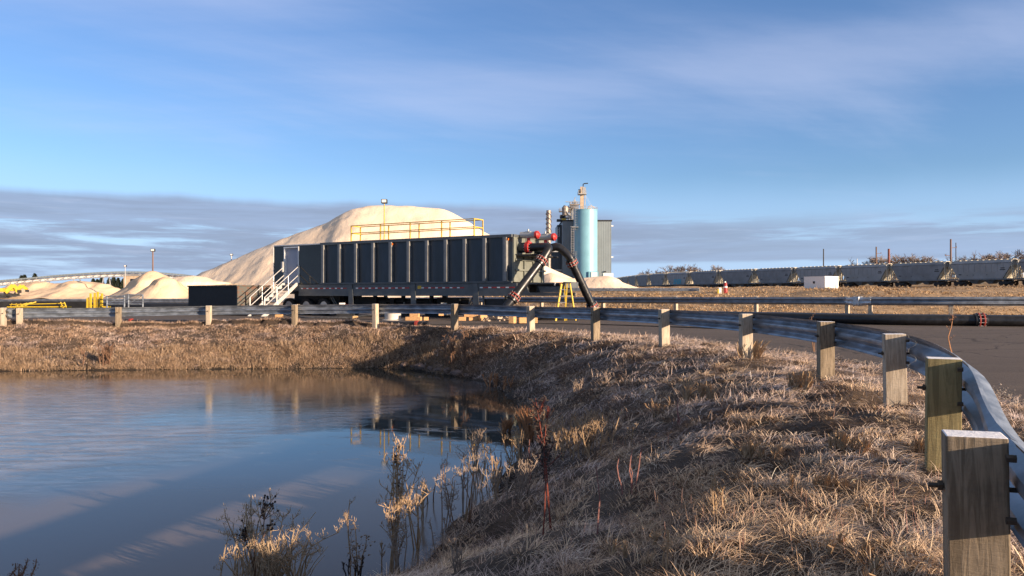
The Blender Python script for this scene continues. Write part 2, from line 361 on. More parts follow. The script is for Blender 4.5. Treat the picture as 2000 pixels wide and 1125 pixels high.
M['hdpe'] = mat('black_plastic_pipe', (0.016, 0.017, 0.020), 0.34, var=0.2, scale=5, bump=0.002, bscale=3)
M['hdpe_grey'] = mat('dusty_black_pipe', (0.12, 0.12, 0.12), 0.5, var=0.3, scale=5)
M['red'] = mat('red_coated_steel', (0.55, 0.035, 0.03), 0.45, var=0.25, scale=9)
M['redflange'] = mat('oxide_red_flange', (0.36, 0.05, 0.035), 0.55, var=0.3, scale=14)
M['trailer'] = mat('dark_slate_paint', (0.034, 0.050, 0.068), 0.35, var=0.24, scale=1.6, stretch=(1, 1, 0.25), coat=0.0, bump=0.006, bscale=1.2)
M['rib'] = mat('slate_rib_paint', (0.23, 0.23, 0.22), 0.45, var=0.1, scale=4)
M['frame'] = mat('grey_frame_paint', (0.10, 0.11, 0.115), 0.42, var=0.12, scale=2.5)
M['endwall'] = mat('olive_grey_end_paint', (0.17, 0.18, 0.15), 0.5, var=0.10, scale=2)
M['gloss'] = mat('glossy_black_panel', (0.008, 0.009, 0.011), 0.05, var=0.1, scale=1.0, bump=0.012, bscale=0.8, coat=0.0)
M['white'] = mat('white_paint', (0.78, 0.77, 0.74), 0.5, var=0.06, scale=6)
M['door'] = mat('pale_grey_door', (0.36, 0.38, 0.45), 0.45, var=0.04, scale=3)
M['alu'] = mat('aluminium_stair', (0.58, 0.57, 0.55), 0.4, 0.35, var=0.08, scale=9)
M['yellow'] = mat('yellow_safety_paint', (0.72, 0.44, 0.035), 0.5, var=0.12, scale=8)
M['fibre'] = mat('yellow_fibreglass', (0.58, 0.40, 0.03), 0.45, var=0.08, scale=8)
M['orange'] = mat('amber_lens', (0.85, 0.20, 0.02), 0.25, var=0.05)
M['tyre'] = mat('tyre_rubber', (0.018, 0.018, 0.019), 0.8, var=0.2, scale=20)
M['dark'] = mat('dark_machine_steel', (0.022, 0.023, 0.025), 0.6, var=0.3, scale=5)
M['black'] = mat('black_bin_paint', (0.010, 0.010, 0.011), 0.7, var=0.2, scale=4)
M['rusty'] = mat('rust_streaked_steel', (0.085, 0.085, 0.075), 0.8, scale=2.4, stretch=(1, 1, 2), col2=(0.115, 0.06, 0.038), bump=0.01, lo=0.4, hi=0.52)
M['timber'] = mat('fresh_cut_timber', (0.62, 0.36, 0.16), 0.8, var=0.15, scale=7, stretch=(1, 1, 4), bump=0.004)
M['timber2'] = mat('grey_timber', (0.47, 0.36, 0.26), 0.85, var=0.15, scale=7)
M['concrete'] = mat('pale_concrete', (0.60, 0.55, 0.48), 0.85, var=0.1, scale=4, bump=0.004)
M['silo'] = mat('light_blue_silo_paint', (0.19, 0.40, 0.49), 0.42, var=0.05, scale=0.3, coat=0.2)
M['car'] = mat('grey_wagon_paint', (0.22, 0.235, 0.25), 0.55, var=0.10, scale=0.5, col2=(0.165, 0.175, 0.185))
M['car2'] = mat('pale_wagon_paint', (0.30, 0.31, 0.32), 0.55, var=0.10, scale=0.5, col2=(0.24, 0.25, 0.25))
M['car_sunlit'] = mat('sunlit_cream_wagon_parts', (0.62, 0.57, 0.46), 0.6, var=0.15, scale=1.2, stretch=(1, 1, 0.4))  # cream tone puts sunlight into the colour of wagon ends and roofs
M['cyan'] = mat('cyan_spray_paint', (0.05, 0.35, 0.48), 0.6, var=0.05)
M['brownpole'] = mat('brown_pole', (0.19, 0.12, 0.09), 0.85, var=0.15, scale=2, stretch=(2, 2, .3))
M['redpole'] = mat('red_brown_steel', (0.22, 0.07, 0.05), 0.7, var=0.15, scale=2)
M['bark'] = mat('bare_branch_bark', (0.19, 0.13, 0.10), 0.9, var=0.2, scale=3)
M['bark2'] = mat('grey_branch_bark', (0.26, 0.21, 0.18), 0.9, var=0.2, scale=3)
M['conif'] = mat('dark_conifer_needles', (0.035, 0.05, 0.03), 0.9, var=0.3, scale=0.6)
M['stack'] = mat('weathered_stack_steel', (0.36, 0.31, 0.26), 0.5, 0.3, var=0.2, scale=1.0)
M['tan'] = mat('tan_painted_pipe', (0.50, 0.38, 0.26), 0.6, var=0.12, scale=1.0)
M['steel'] = mat('pale_structural_steel', (0.45, 0.45, 0.44), 0.5, 0.3, var=0.15, scale=1.0)
M['green'] = mat('green_machine_paint', (0.03, 0.14, 0.09), 0.5)
M['lamp'] = mat('floodlight_glass', (0.85, 0.85, 0.8), 0.2)
M['stone'] = mat('shore_stone', (0.17, 0.12, 0.10), 0.85, var=0.25, scale=6, bump=0.01)
def corrugated(name, col, scale):
    m = bpy.data.materials.new(name); m.use_nodes = True; t = m.node_tree; g = G(t); b = t.nodes['Principled BSDF']
    tcn = t.nodes.new('ShaderNodeTexCoord'); sp = t.nodes.new('ShaderNodeSeparateXYZ'); t.links.new(tcn.outputs['Object'], sp.inputs[0])
    a = g.m('SINE', g.m('MULTIPLY', g.m('ADD', sp.outputs[0], sp.outputs[1]), scale))
    n = g.noise(tcn.outputs['Object'], 0.25, 4, 0.6)
    t.links.new(g.mix(g.ss(n, 0.3, 0.7), tuple(c*0.85 for c in col), col), b.inputs['Base Color'])
    bn = t.nodes.new('ShaderNodeBump'); bn.inputs['Distance'].default_value = 0.012; bn.inputs['Strength'].default_value = 1.0
    t.links.new(a, bn.inputs['Height']); t.links.new(bn.outputs[0], b.inputs['Normal']); b.inputs['Roughness'].default_value = 0.5
    return m
M['clad'] = corrugated('grey_blue_cladding', (0.20, 0.235, 0.25), 7.0)
M['cladw'] = corrugated('white_ribbed_container', (0.62, 0.62, 0.60), 18.0)
def sandmat(name, c1, c2):
    m = bpy.data.materials.new(name); m.use_nodes = True; t = m.node_tree; g = G(t); b = t.nodes['Principled BSDF']
    tcn = t.nodes.new('ShaderNodeTexCoord'); mp = t.nodes.new('ShaderNodeMapping'); t.links.new(tcn.outputs['Object'], mp.inputs[0])
    mp.inputs['Scale'].default_value = (1, 0.35, 0.35)
    n = g.noise(mp.outputs[0], 0.55, 8, 0.62, 0.4); n2 = g.noise(tcn.outputs['Object'], 0.12, 4, 0.6)
    c = g.mix(g.ss(n2, 0.35, 0.65), c2, c1); c = g.mix(g.ss(n, 0.50, 0.68, 0, 0.35), c, tuple(v*0.72 for v in c2))
    t.links.new(c, b.inputs['Base Color']); b.inputs['Roughness'].default_value = 0.95; b.inputs['Specular IOR Level'].default_value = 0.15
    bn = t.nodes.new('ShaderNodeBump'); bn.inputs['Distance'].default_value = 0.4; bn.inputs['Strength'].default_value = 0.35
    t.links.new(g.m('ADD', n, g.m('MULTIPLY', g.noise(tcn.outputs['Object'], 2.5, 5, 0.65), 0.35)), bn.inputs['Height']); t.links.new(bn.outputs[0], b.inputs['Normal'])
    return m
M['sand'] = sandmat('pale_silica_sand', (0.84, 0.68, 0.51), (0.78, 0.61, 0.44))
M['sand2'] = sandmat('tan_sand', (0.74, 0.56, 0.38), (0.60, 0.43, 0.28))
M['ground'] = attr_mat('dry_ground', nscale=1.3, bump=0.05, bscale=9, amt=0.45, fine=35)
M['grass'] = attr_mat('dead_grass_blades', rough=0.7, amt=0)
# asphalt
def asphalt():
    m = bpy.data.materials.new('worn_asphalt'); m.use_nodes = True; t = m.node_tree; g = G(t); b = t.nodes['Principled BSDF']
    tcn = t.nodes.new('ShaderNodeTexCoord'); o = tcn.outputs['Object']
    mp = t.nodes.new('ShaderNodeMapping'); t.links.new(o, mp.inputs[0]); mp.inputs['Scale'].default_value = (0.25, 1.2, 1)
    n = g.noise(mp.outputs[0], 0.9, 5, 0.6); n2 = g.noise(o, 70, 3, 0.7); n3 = g.noise(o, 0.45, 5, 0.65, 0.5)
    c = g.mix(g.ss(n, 0.3, 0.7), (0.062, 0.048, 0.040), (0.092, 0.070, 0.057)); c = g.mix(g.ss(n2, 0.35, 0.8, 0, 0.5), c, (0.19, 0.16, 0.14))
    c = g.mix(g.ss(n3, 0.55, 0.72, 0, 0.45), c, (0.20, 0.155, 0.12))
    n4 = g.noise(mp.outputs[0], 2.2, 6, 0.7); c = g.mix(g.ss(n4, 0.60, 0.72, 0, 0.5), c, (0.045, 0.038, 0.035))
    vo = t.nodes.new('ShaderNodeTexVoronoi'); vo.feature = 'DISTANCE_TO_EDGE'; vo.inputs['Scale'].default_value = 0.16
    wv = t.nodes.new('ShaderNodeVectorMath'); wv.operation = 'ADD'; t.links.new(o, wv.inputs[0])
    nn = g.noise(o, 0.8, 4, 0.6, out=1); sc_ = t.nodes.new('ShaderNodeVectorMath'); sc_.operation = 'SCALE'; sc_.inputs['Scale'].default_value = 1.1
    t.links.new(nn, sc_.inputs[0]); t.links.new(sc_.outputs[0], wv.inputs[1]); t.links.new(wv.outputs[0], vo.inputs[0])
    c = g.mix(g.ss(vo.outputs[0], 0.006, 0.002, 0, 0.85), c, (0.02, 0.017, 0.015))
    t.links.new(c, b.inputs['Base Color']); b.inputs['Roughness'].default_value = 0.9; b.inputs['Specular IOR Level'].default_value = 0.3
    bn = t.nodes.new('ShaderNodeBump'); bn.inputs['Distance'].default_value = 0.006; t.links.new(n2, bn.inputs['Height']); t.links.new(bn.outputs[0], b.inputs['Normal'])
    return m
M['asphalt'] = asphalt()
def watermat():
    m = bpy.data.materials.new('half_frozen_water'); m.use_nodes = True; t = m.node_tree; g = G(t); b = t.nodes['Principled BSDF']
    tcn = t.nodes.new('ShaderNodeTexCoord'); o = tcn.outputs['Object']
    mp = t.nodes.new('ShaderNodeMapping'); t.links.new(o, mp.inputs[0]); mp.inputs['Scale'].default_value = (0.16, 0.34, 1); mp.inputs['Rotation'].default_value = (0, 0, R(-24))
    big = g.noise(mp.outputs[0], 1.0, 5, 0.55, 0.3)
    sp = t.nodes.new('ShaderNodeSeparateXYZ'); t.links.new(o, sp.inputs[0])
    X, Y = sp.outputs[0], sp.outputs[1]
    # mirror-smooth open water under the trailer's reflection, a darker rippled diagonal band, frosted thin ice left and near
    q = g.m('ADD', g.m('SUBTRACT', g.m('ADD', X, 3.6), g.m('MULTIPLY', g.m('SUBTRACT', Y, 12.5), 0.46)), g.m('MULTIPLY', g.m('SUBTRACT', big, 0.5), 2.6))
    mp2 = t.nodes.new('ShaderNodeMapping'); t.links.new(o, mp2.inputs[0]); mp2.inputs['Scale'].default_value = (1.0, 2.6, 1); mp2.inputs['Rotation'].default_value = (0, 0, R(-8))
    rip = g.noise(mp2.outputs[0], 1.6, 7, 0.68, 0.8)
    left = g.ss(g.m('ADD', q, g.m('MULTIPLY', g.m('SUBTRACT', rip, 0.5), 1.2)), -0.6, -1.7)
    right = g.ss(q, -0.3, 0.5)
    near = g.m('MULTIPLY', g.m('MAXIMUM', right, g.ss(Y, 9.5, 8.0)), g.ss(g.m('ADD', Y, g.m('MULTIPLY', big, 2.0)), 12.2, 9.2))
    openF = g.m('MULTIPLY', g.ss(g.m('ADD', Y, g.m('MULTIPLY', rip, 1.0)), 20.6, 22.2), 1.0)
    dark_band = g.m('MULTIPLY', g.m('SUBTRACT', 1.0, left), g.m('SUBTRACT', 1.0, right))
    ice = g.m('MULTIPLY', left, g.m('SUBTRACT', 1.0, openF))
    ice = g.m('ADD', ice, g.m('MULTIPLY', g.m('MULTIPLY', right, g.m('SUBTRACT', 1.0, near)), g.ss(rip, 0.54, 0.64, 0, 0.5)))
    ice = g.m('MULTIPLY', ice, g.m('SUBTRACT', 1.0, g.m('MULTIPLY', g.m('MULTIPLY', g.ss(Y, 12.6, 14.2), g.ss(g.m('ADD', X, g.m('MULTIPLY', rip, 1.2)), -6.9, -5.6)), 0.72)))
    icec = g.m('MULTIPLY', ice, g.ss(rip, 0.40, 0.60, 0.25, 1.0))
    c = g.mix(icec, (0.028, 0.030, 0.026), (0.23, 0.195, 0.165))
    c = g.mix(g.m('MULTIPLY', dark_band, g.ss(rip, 0.40, 0.62, 0.15, 0.8)), c, (0.11, 0.12, 0.14))
    c = g.mix(g.m('MULTIPLY', near, 0.9), c, (0.145, 0.11, 0.08))
    t.links.new(c, b.inputs['Base Color']); b.inputs['IOR'].default_value = 1.36; b.inputs['Specular IOR Level'].default_value = 0.5; t.links.new(g.m('SUBTRACT', 0.5, g.m('ADD', g.m('MULTIPLY', near, 0.30), g.m('MULTIPLY', dark_band, 0.15))), b.inputs['Specular IOR Level'])
    t.links.new(g.m('ADD', g.m('ADD', g.m('MULTIPLY', icec, 0.11), g.m('MULTIPLY', near, 0.10)), 0.025), b.inputs['Roughness'])
    bn = t.nodes.new('ShaderNodeBump'); bn.inputs['Distance'].default_value = 0.05
    t.links.new(g.m('ADD', g.m('ADD', g.m('MULTIPLY', ice, 0.15), g.m('MULTIPLY', dark_band, 0.10)), 0.004), bn.inputs['Strength'])
    hgt = g.m('ADD', rip, g.m('MULTIPLY', g.noise(mp2.outputs[0], 9.0, 4, 0.6), 0.12))
    t.links.new(hgt, bn.inputs['Height']); t.links.new(bn.outputs[0], b.inputs['Normal'])
    return m
M['water'] = watermat()

# ================================================================ ground, asphalt, pond
def axis(fine0, fine1, step, lim0, lim1, grow=1.07):
    a = list(np.arange(fine0, fine1, step)); s = step; v = a[-1]
    while v < lim1: s *= grow; v += s; a.append(v)
    s = step; v = a[0]; b = []
    while v > lim0: s *= grow; v -= s; b.append(v)
    return np.array(b[::-1]+a)
gx = axis(-17, 8, 0.13, -2600, 2600, 1.06); gy = axis(1.0, 29, 0.13, -300, 3200, 1.05)
GX, GY = np.meshgrid(gx, gy); GZ = height(GX.ravel(), GY.ravel()).reshape(GX.shape)
nx, ny = len(gx), len(gy); idx = np.arange(nx*ny).reshape(ny, nx)
FQ = np.stack([idx[:-1, :-1].ravel(), idx[:-1, 1:].ravel(), idx[1:, 1:].ravel(), idx[1:, :-1].ravel()], 1)
V = np.stack([GX.ravel(), GY.ravel(), GZ.ravel()], 1); vx, vy, vz = V.T
straw = np.array([0.13, 0.09, 0.06]); soil = np.array([0.058, 0.043, 0.034]); sandc = np.array([0.46, 0.33, 0.22]); farg = np.array([0.40, 0.27, 0.15])
k = fbm(vx, vy, 1.2, 20)[:, None]; col = soil*(1-k)+straw*k
wet = sstep(-vz, -ZW-0.25, -ZW-0.02)[:, None]; col = col*(1-0.6*wet)
fg = (sstep(vy, 30, 40)*sstep(vx, -6, 4))[:, None]; k2 = fbm(vx, vy, 0.35, 31)[:, None]
col = col*(1-fg)+fg*(farg*(0.55+0.8*k2))
sm = (sstep(vy, 50, 58)*sstep(-vx, -3, 6))[:, None]; col = col*(1-sm)+sm*sandc*(0.8+0.4*k2)
fm = sstep(vy, 300, 500)[:, None]; col = col*(1-fm)+fm*np.array([0.16, 0.13, 0.10])
ground = np_mesh('ground', V, FQ, M['ground'], col, True); tag(ground, 'brown grassy ground and banks around the pond and yard', None, kind='structure')
import bmesh
me = bpy.data.meshes.new('asphalt_yard'); bm = bmesh.new(); bm.faces.new([bm.verts.new((x, y, YZ)) for x, y in ASPHM]); bmesh.ops.triangulate(bm, faces=bm.faces)
bmesh.ops.recalc_face_normals(bm, faces=bm.faces)
for f in bm.faces:
    if f.normal.z < 0: f.normal_flip()
bm.to_mesh(me); bm.free(); me.materials.append(M['asphalt'])
road = bpy.data.objects.new('road', me); C.objects.link(road); tag(road, 'brown-grey asphalt road and yard beyond the guardrail', None, kind='structure')
me = bpy.data.meshes.new('water'); wp = [(-62, 4), (1.6, 4), (1.6, 26), (-62, 26)]; me.from_pydata([(x, y, ZW) for x, y in wp], [], [(0, 1, 2, 3)]); me.materials.append(M['water'])
water = bpy.data.objects.new('pond_water', me); C.objects.link(water); tag(water, 'half frozen pond reflecting the sky and trailer', None, kind='structure')

# ================================================================ grass
def blades(name, px, py, L, Wd, head, up, col, curl=0.5, jit=0.03, kind='stuff', label='', m=None, segs=3):
    n = len(px); pz = height(px, py)
    hx, hy = np.cos(head), np.sin(head); wx, wy = -hy, hx
    V = np.zeros((n, segs+1, 2, 3)); C_ = np.zeros((n, segs+1, 2, 3))
    x = px.copy(); y = py.copy(); z = pz.copy()-0.015; ang = up.copy()
    for s in range(segs+1):
        w = Wd*(1-s/segs*0.85)*0.5
        V[:, s, 0] = np.stack([x-wx*w, y-wy*w, z], 1); V[:, s, 1] = np.stack([x+wx*w, y+wy*w, z+w*0.6], 1)
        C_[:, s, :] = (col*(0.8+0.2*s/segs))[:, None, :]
        x = x+hx*np.cos(ang)*L/segs; y = y+hy*np.cos(ang)*L/segs; z = z+np.sin(ang)*L/segs
        ang = ang-curl*(0.6+0.8*RNG.random(n))/segs
    V = V.reshape(-1, 3); base = np.arange(n)[:, None]*(2*(segs+1)); fs = []
    for s in range(segs): fs.append(base+np.array([2*s, 2*s+1, 2*s+3, 2*s+2])[None])
    return V, np.concatenate(fs, 0), C_.reshape(-1, 3)
def join_blades(name, parts, label, cat=None):
    Vs = []; Fs = []; Cs = []; o = 0
    for V, Fq, Cc in parts: Vs.append(V); Fs.append(Fq+o); Cs.append(Cc); o += len(V)
    ob = np_mesh(name, np.concatenate(Vs), np.concatenate(Fs), M['grass'], np.concatenate(Cs)); tag(ob, label, cat, kind='stuff'); return ob
def patch(x, y):
    a_ = fbm(x, y, 0.55, 131)[:, None]; b_ = fbm(x, y, 1.7, 151)[:, None]
    return np.array([[0.98, 1.0, 1.09]])*(0.72+0.75*a_)*np.where(b_ > 0.56, np.array([[0.90, 0.92, 1.02]]), np.array([[1.06, 1.0, 0.94]]))*(0.75+0.5*b_)
def pal(n, a, b, spread=0.18):
    t = RNG.random((n, 1)); return np.clip((np.array(a)*(1-t)+np.array(b)*t)*(1+spread*RNG.normal(size=(n, 1))), 0.01, 0.9)
def scatter(n, d0, d1, a0=-0.62, a1=0.74, pw=0.0):
    u = RNG.random(n); d = d0*(d1/d0)**u; k = a0+(a1-a0)*RNG.random(n); return k*d, d
def bank_ok(x, y):
    return inside(x, y, BANK) & ~inside(x, y, POND)
def strip_ok(x, y): return ~inside(x, y, BANK) & ~inside(x, y, ASPH) & (y < 30) & (x < 9)
parts = []
# matted layer
x, y = scatter(380000, 2.2, 30)
ok = (bank_ok(x, y) | strip_ok(x, y)); x = x[ok]; y = y[ok]
dens = fbm(x, y, 1.6, 41); ok = RNG.random(len(x)) < 0.12+1.2*sstep(dens, 0.38, 0.62); x = x[ok]; y = y[ok]; n = len(x)
dd = np.sqrt(x*x+y*y); head = 2*math.pi*fbm(x, y, 0.8, 52)*2.2+RNG.normal(size=n)*0.9
L = (0.05+0.10*RNG.random(n))*(1+dd/40); Wd = 0.0022+0.0005*dd
up = np.abs(RNG.normal(size=n))*0.32+0.03
parts.append(blades('a', x, y, L, Wd, head, up, pal(n, (0.27, 0.185, 0.125), (0.62, 0.47, 0.33), 0.28)*patch(x, y), curl=0.7))
# extra cover on the middle of the bank, paler in colour to lift its shade
y = RNG.uniform(7, 25, 190000)**1.0; x = RNG.uniform(-3.5, 6.2, 190000); ok = bank_ok(x, y) | strip_ok(x, y); x, y = x[ok], y[ok]
ok = RNG.random(len(x)) < 0.35+0.8*sstep(fbm(x, y, 1.1, 43), 0.35, 0.6); x, y = x[ok], y[ok]; n = len(x); dd = np.abs(y)
parts.append(blades('a2', x, y, (0.07+0.13*RNG.random(n))*(1+dd/45), 0.0024+0.0005*dd, 2*math.pi*fbm(x, y, 0.8, 52)*2.2+RNG.normal(size=n)*0.9, np.abs(RNG.normal(size=n))*0.35+0.04, pal(n, (0.34, 0.25, 0.185), (0.70, 0.55, 0.41), 0.25)*patch(x, y), curl=0.7))
# tufts
tx, ty = scatter(2400, 2.6, 29); ok = (bank_ok(tx, ty) | strip_ok(tx, ty)); ok &= RNG.random(2400) < 0.2+sstep(fbm(tx, ty, 0.7, 61), 0.4, 0.6); tx = tx[ok]; ty = ty[ok]
per = 75; cx = np.repeat(tx, per); cy = np.repeat(ty, per); n = len(cx); tr = np.repeat(0.04+0.09*RNG.random(len(tx)), per)*(1+cy/40); a = RNG.random(n)*2*math.pi; r = tr*np.sqrt(RNG.random(n))
x = cx+r*np.cos(a); y = cy+r*np.sin(a); lean = np.repeat(RNG.random(len(tx))*6.28, per)
head = a+RNG.normal(size=n)*0.5; th = np.repeat(0.75+0.7*RNG.random(len(tx)), per)
tone = np.repeat(0.8+0.4*RNG.random((len(tx), 1)), per, 0)
L = (0.07+0.11*RNG.random(n))*th; dd = np.abs(cy)
ok = bank_ok(x, y) | strip_ok(x, y)
x, y, L, head, dd, tone = x[ok], y[ok], L[ok], head[ok], dd[ok], tone[ok]; n = len(x)
parts.append(blades('b', x, y, L, 0.0020+0.00048*dd, head, 0.30+0.60*RNG.random(n), pal(n, (0.46, 0.34, 0.22), (0.74, 0.57, 0.37), 0.22)*tone*patch(x, y), curl=1.5))
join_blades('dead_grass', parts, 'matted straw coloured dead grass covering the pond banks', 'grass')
# taller fringe on the far bank, along the waterline
parts = []
tx = RNG.uniform(-24, -1.5, 900); ty = np.interp(tx, [-24, -14.9, -10.6, -6.3, -4, -1.9], [22.7, 23.0, 23.5, 23.9, 23.9, 22.0])+RNG.random(900)**1.5*1.6+0.02
per = 60; cx = np.repeat(tx, per); cy = np.repeat(ty, per); n = len(cx); x = cx+RNG.normal(size=n)*0.12; y = cy+RNG.normal(size=n)*0.10
L = np.repeat(0.05+0.34*fbm(tx, ty, 0.6, 71)**2.0, per)*(0.6+0.7*RNG.random(n)); tone = np.repeat(0.75+0.45*RNG.random((900, 1)), per, 0)
ok = bank_ok(x, y); x, y, L, tone = x[ok], y[ok], L[ok], tone[ok]; n = len(x)
parts.append(blades('c', x, y, L, np.full(n, 0.014), RNG.random(n)*6.28, 0.7+0.75*RNG.random(n), pal(n, (0.30, 0.205, 0.13), (0.52, 0.375, 0.25))*tone, curl=1.1))
tx = RNG.uniform(-26, 4, 7000); ty = RNG.uniform(21, 29.2, 7000); ok = bank_ok(tx, ty) | strip_ok(tx, ty); tx, ty = tx[ok], ty[ok]
per = 34; m_ = len(tx); cx = np.repeat(tx, per); cy = np.repeat(ty, per); n = len(cx); x = cx+RNG.normal(size=n)*0.10; y = cy+RNG.normal(size=n)*0.10
L = np.repeat(0.07+0.16*fbm(tx, ty, 0.9, 77), per)*(0.6+0.7*RNG.random(n)); tone = np.repeat(0.75+0.45*RNG.random((m_, 1)), per, 0); ok = bank_ok(x, y) | strip_ok(x, y); x, y, L, tone = x[ok], y[ok], L[ok], tone[ok]; n = len(x)
parts.append(blades('c', x, y, L, np.full(n, 0.013), RNG.random(n)*6.28, 0.2+0.8*RNG.random(n), pal(n, (0.40, 0.285, 0.19), (0.66, 0.49, 0.34))*tone*patch(x, y), curl=1.1))
join_blades('bank_grass_fringe', parts, 'taller golden dead grass overhanging the far waterline', 'grass')
# rough grass beyond the yard
parts = []
d = 33*(120/33)**RNG.random(70000); kx = RNG.uniform(-0.04, 0.80, 70000); x = kx*d; y = d
ok = ~inside(x, y, ASPH) & (dist_poly(x, y, R2) > 0.3); x, y = x[ok], y[ok]; ok = RNG.random(len(x)) < 0.15+sstep(fbm(x, y, 0.25, 81), 0.35, 0.6); x, y = x[ok], y[ok]; n = len(x)
parts.append(blades('d', x, y, (0.10+0.22*RNG.random(n)), 0.0009*y+0.01, RNG.random(n)*6.28, 0.2+0.9*RNG.random(n), pal(n, (0.38, 0.24, 0.12), (0.62, 0.42, 0.23)), curl=0.9))
join_blades('rough_grass', parts, 'rough golden grass on the mound beyond the far guardrail', 'grass')
# reddish cut stubble stalks
x, y = scatter(3600, 2.6, 22); ok = bank_ok(x, y) & (x > -1.5); x, y = x[ok], y[ok]; ok = RNG.random(len(x)) < sstep(fbm(x, y, 0.6, 91), 0.42, 0.6); x, y = x[ok], y[ok]; n = len(x)
pb = blades('e', x, y, 0.06+0.11*RNG.random(n)**2, 0.0028+0.0003*y, RNG.random(n)*6.28, np.full(n, 1.45), pal(n, (0.48, 0.34, 0.24), (0.42, 0.20, 0.17), 0.1), curl=0.1)
join_blades('stubble', [pb], 'short reddish cut stalks standing in the matted grass', 'grass')

# loose gravel along the asphalt edge
n = 5200; q = RNG.random(n)*(len(EDGE)-1); ii = q.astype(int); ff = (q-ii)[:, None]; E_ = np.array(EDGE); c0 = E_[ii]*(1-ff)+E_[np.minimum(ii+1, len(E_)-1)]*ff
xx = c0[:, 0]+RNG.normal(size=n)*0.16; yy = c0[:, 1]+RNG.normal(size=n)*0.16; ok = (yy > 3) & (xx > -28); xx, yy = xx[ok], yy[ok]; n = len(xx)
sz = (0.007+0.02*RNG.random(n)**3)[:, None]; zz = np.maximum(height(xx, yy), YZ)[:, None]
base = np.concatenate([xx[:, None], yy[:, None], zz], 1); off = np.array([[1, 0, 0], [-.5, .87, 0], [-.5, -.87, 0], [0, 0, .9]])
V = (base[:, None, :]+off[None]*sz[:, None, :]*(0.7+0.6*RNG.random((n, 4, 1)))).reshape(-1, 3); o4 = np.arange(n)[:, None]*4
Fg = np.concatenate([o4+np.array([[0, 1, 3]]), o4+np.array([[1, 2, 3]]), o4+np.array([[2, 0, 3]])], 0)
gr = np_mesh('gravel', V, Fg, M['grass'], np.repeat(pal(n, (0.12, 0.10, 0.085), (0.34, 0.29, 0.24)), 4, 0)); tag(gr, 'loose gravel scattered along the ragged asphalt edge', 'gravel', kind='stuff')
# ================================================================ guardrails
WPROF = [(0.0, 0.156), (0.012, 0.150), (0.020, 0.128), (0.075, 0.098), (0.083, 0.078), (0.075, 0.058), (0.020, 0.026), (0.012, 0.0), (0.020, -0.026), (0.075, -0.058), (0.083, -0.078), (0.075, -0.098), (0.020, -0.128), (0.012, -0.150), (0.0, -0.156)]
def beam_mesh(path, zc, off, th=0.006, hs=1.0, side=1):
    """path: (n,2) array; zc: centre heights; off: lateral offset of the back of the beam to the road side"""
    n = len(path); mb = MB(); k = len(WPROF)
    d = np.gradient(path, axis=0); d /= np.linalg.norm(d, axis=1)[:, None]; nr = np.stack([d[:, 1], -d[:, 0]], 1)*side
    vs = []
    for i in range(n):
        for (o, h) in WPROF: vs.append((*(path[i]+nr[i]*(off+o)), zc[i]+h*hs))
        for (o, h) in WPROF: vs.append((*(path[i]+nr[i]*(off+o+th)), zc[i]+h*hs*0.985))
    fs = []; K = 2*k
    for i in range(n-1):
        for j in range(k-1):
            fs.append((i*K+j, i*K+j+1, (i+1)*K+j+1, (i+1)*K+j)); fs.append((i*K+k+j+1, i*K+k+j, (i+1)*K+k+j, (i+1)*K+k+j+1))
        for j in (0, k-1): fs.append((i*K+j, (i+1)*K+j, (i+1)*K+k+j, i*K+k+j))
    for i in (0, n-1):
        for j in range(k-1): fs.append((i*K+j, i*K+j+1, i*K+k+j+1, i*K+k+j))
    mb.add(vs, fs); return mb
def sub_post(parent, x, y, ang, zb, zt, m, w=0.15, dp=0.19, bolt=True, side=1, label=None, bevel=0.006):
    # ang: direction of travel along rail
    Mx = Matrix.Translation((x, y, 0)) @ Matrix.Rotation(ang, 4, 'Z')
    o = bpy.data.objects.new('post', None)
    tl = random.uniform(-0.022, 0.022)
    me = MB().box(-w/2, w/2, -dp/2, dp/2, zb-0.5, zt, Matrix.Translation((0, 0, 0)))
    inv = MATS[parent.name].inverted()
    ob = me.build('post', m, parent, bevel=bevel, label=label)
    ob.matrix_local = inv @ Mx @ Matrix.Rotation(tl, 4, 'X'); 
    if bolt:
        b = MB(); zc = zt-0.19
        b.cyl((0, side*-(dp/2+0.05), zc), (0, side*-(-dp/2-0.05), zc), 0.009, 8); b.cyl((0, side*(dp/2+0.004), zc), (0, side*(dp/2+0.02), zc), 0.02, 6)
        bo = b.build('bolt', M['steelbolt'], ob)
    return ob
nr = thing('guardrail', 'galvanised guardrail on wooden posts curving around the pond in the foreground', 'guardrail', (4.15, 10.5, 0.05))
pmats = ['postC', 'postC', 'postA', 'postB', 'postC', 'postA', 'postC', 'postC', 'postA', 'postC', 'postA', 'postC', 'postA', 'postC', 'postA', 'postC']
tops = [0.62, 0.62, 0.638, 0.735, 0.748, 0.771, 0.80, 0.819, 0.814, 0.798, 0.835, 0.815, 0.778, 0.737, 0.686, 0.660]
allp = RAILPTS; topsall = tops+[0.68, 0.66, 0.65, 0.65]
PP = np.array(allp)
dirs = np.gradient(PP, axis=0); angs = np.arctan2(dirs[:, 1], dirs[:, 0])
# outer (road) side: path runs away from the camera then left, road on its right-hand side
lab = {2: 'nearest post, dark grey with white frost on its top', 3: 'greenish treated post', 15: None}
for i, (x, y) in enumerate(allp):
    if i in (0,): continue
    nrm = (math.sin(angs[i]), -math.cos(angs[i]))
    ang = angs[i]
    sub_post(nr, x, y, ang, hz(x, y), topsall[i], M[pmats[i] if i < len(pmats) else 'postC'], side=1, w=0.145, dp=0.19, label=lab.get(i))
z_ctrl = np.array(topsall)-0.165
pathz = catmull([(p[0], p[1], z) for p, z in zip(allp, z_ctrl)], 8)
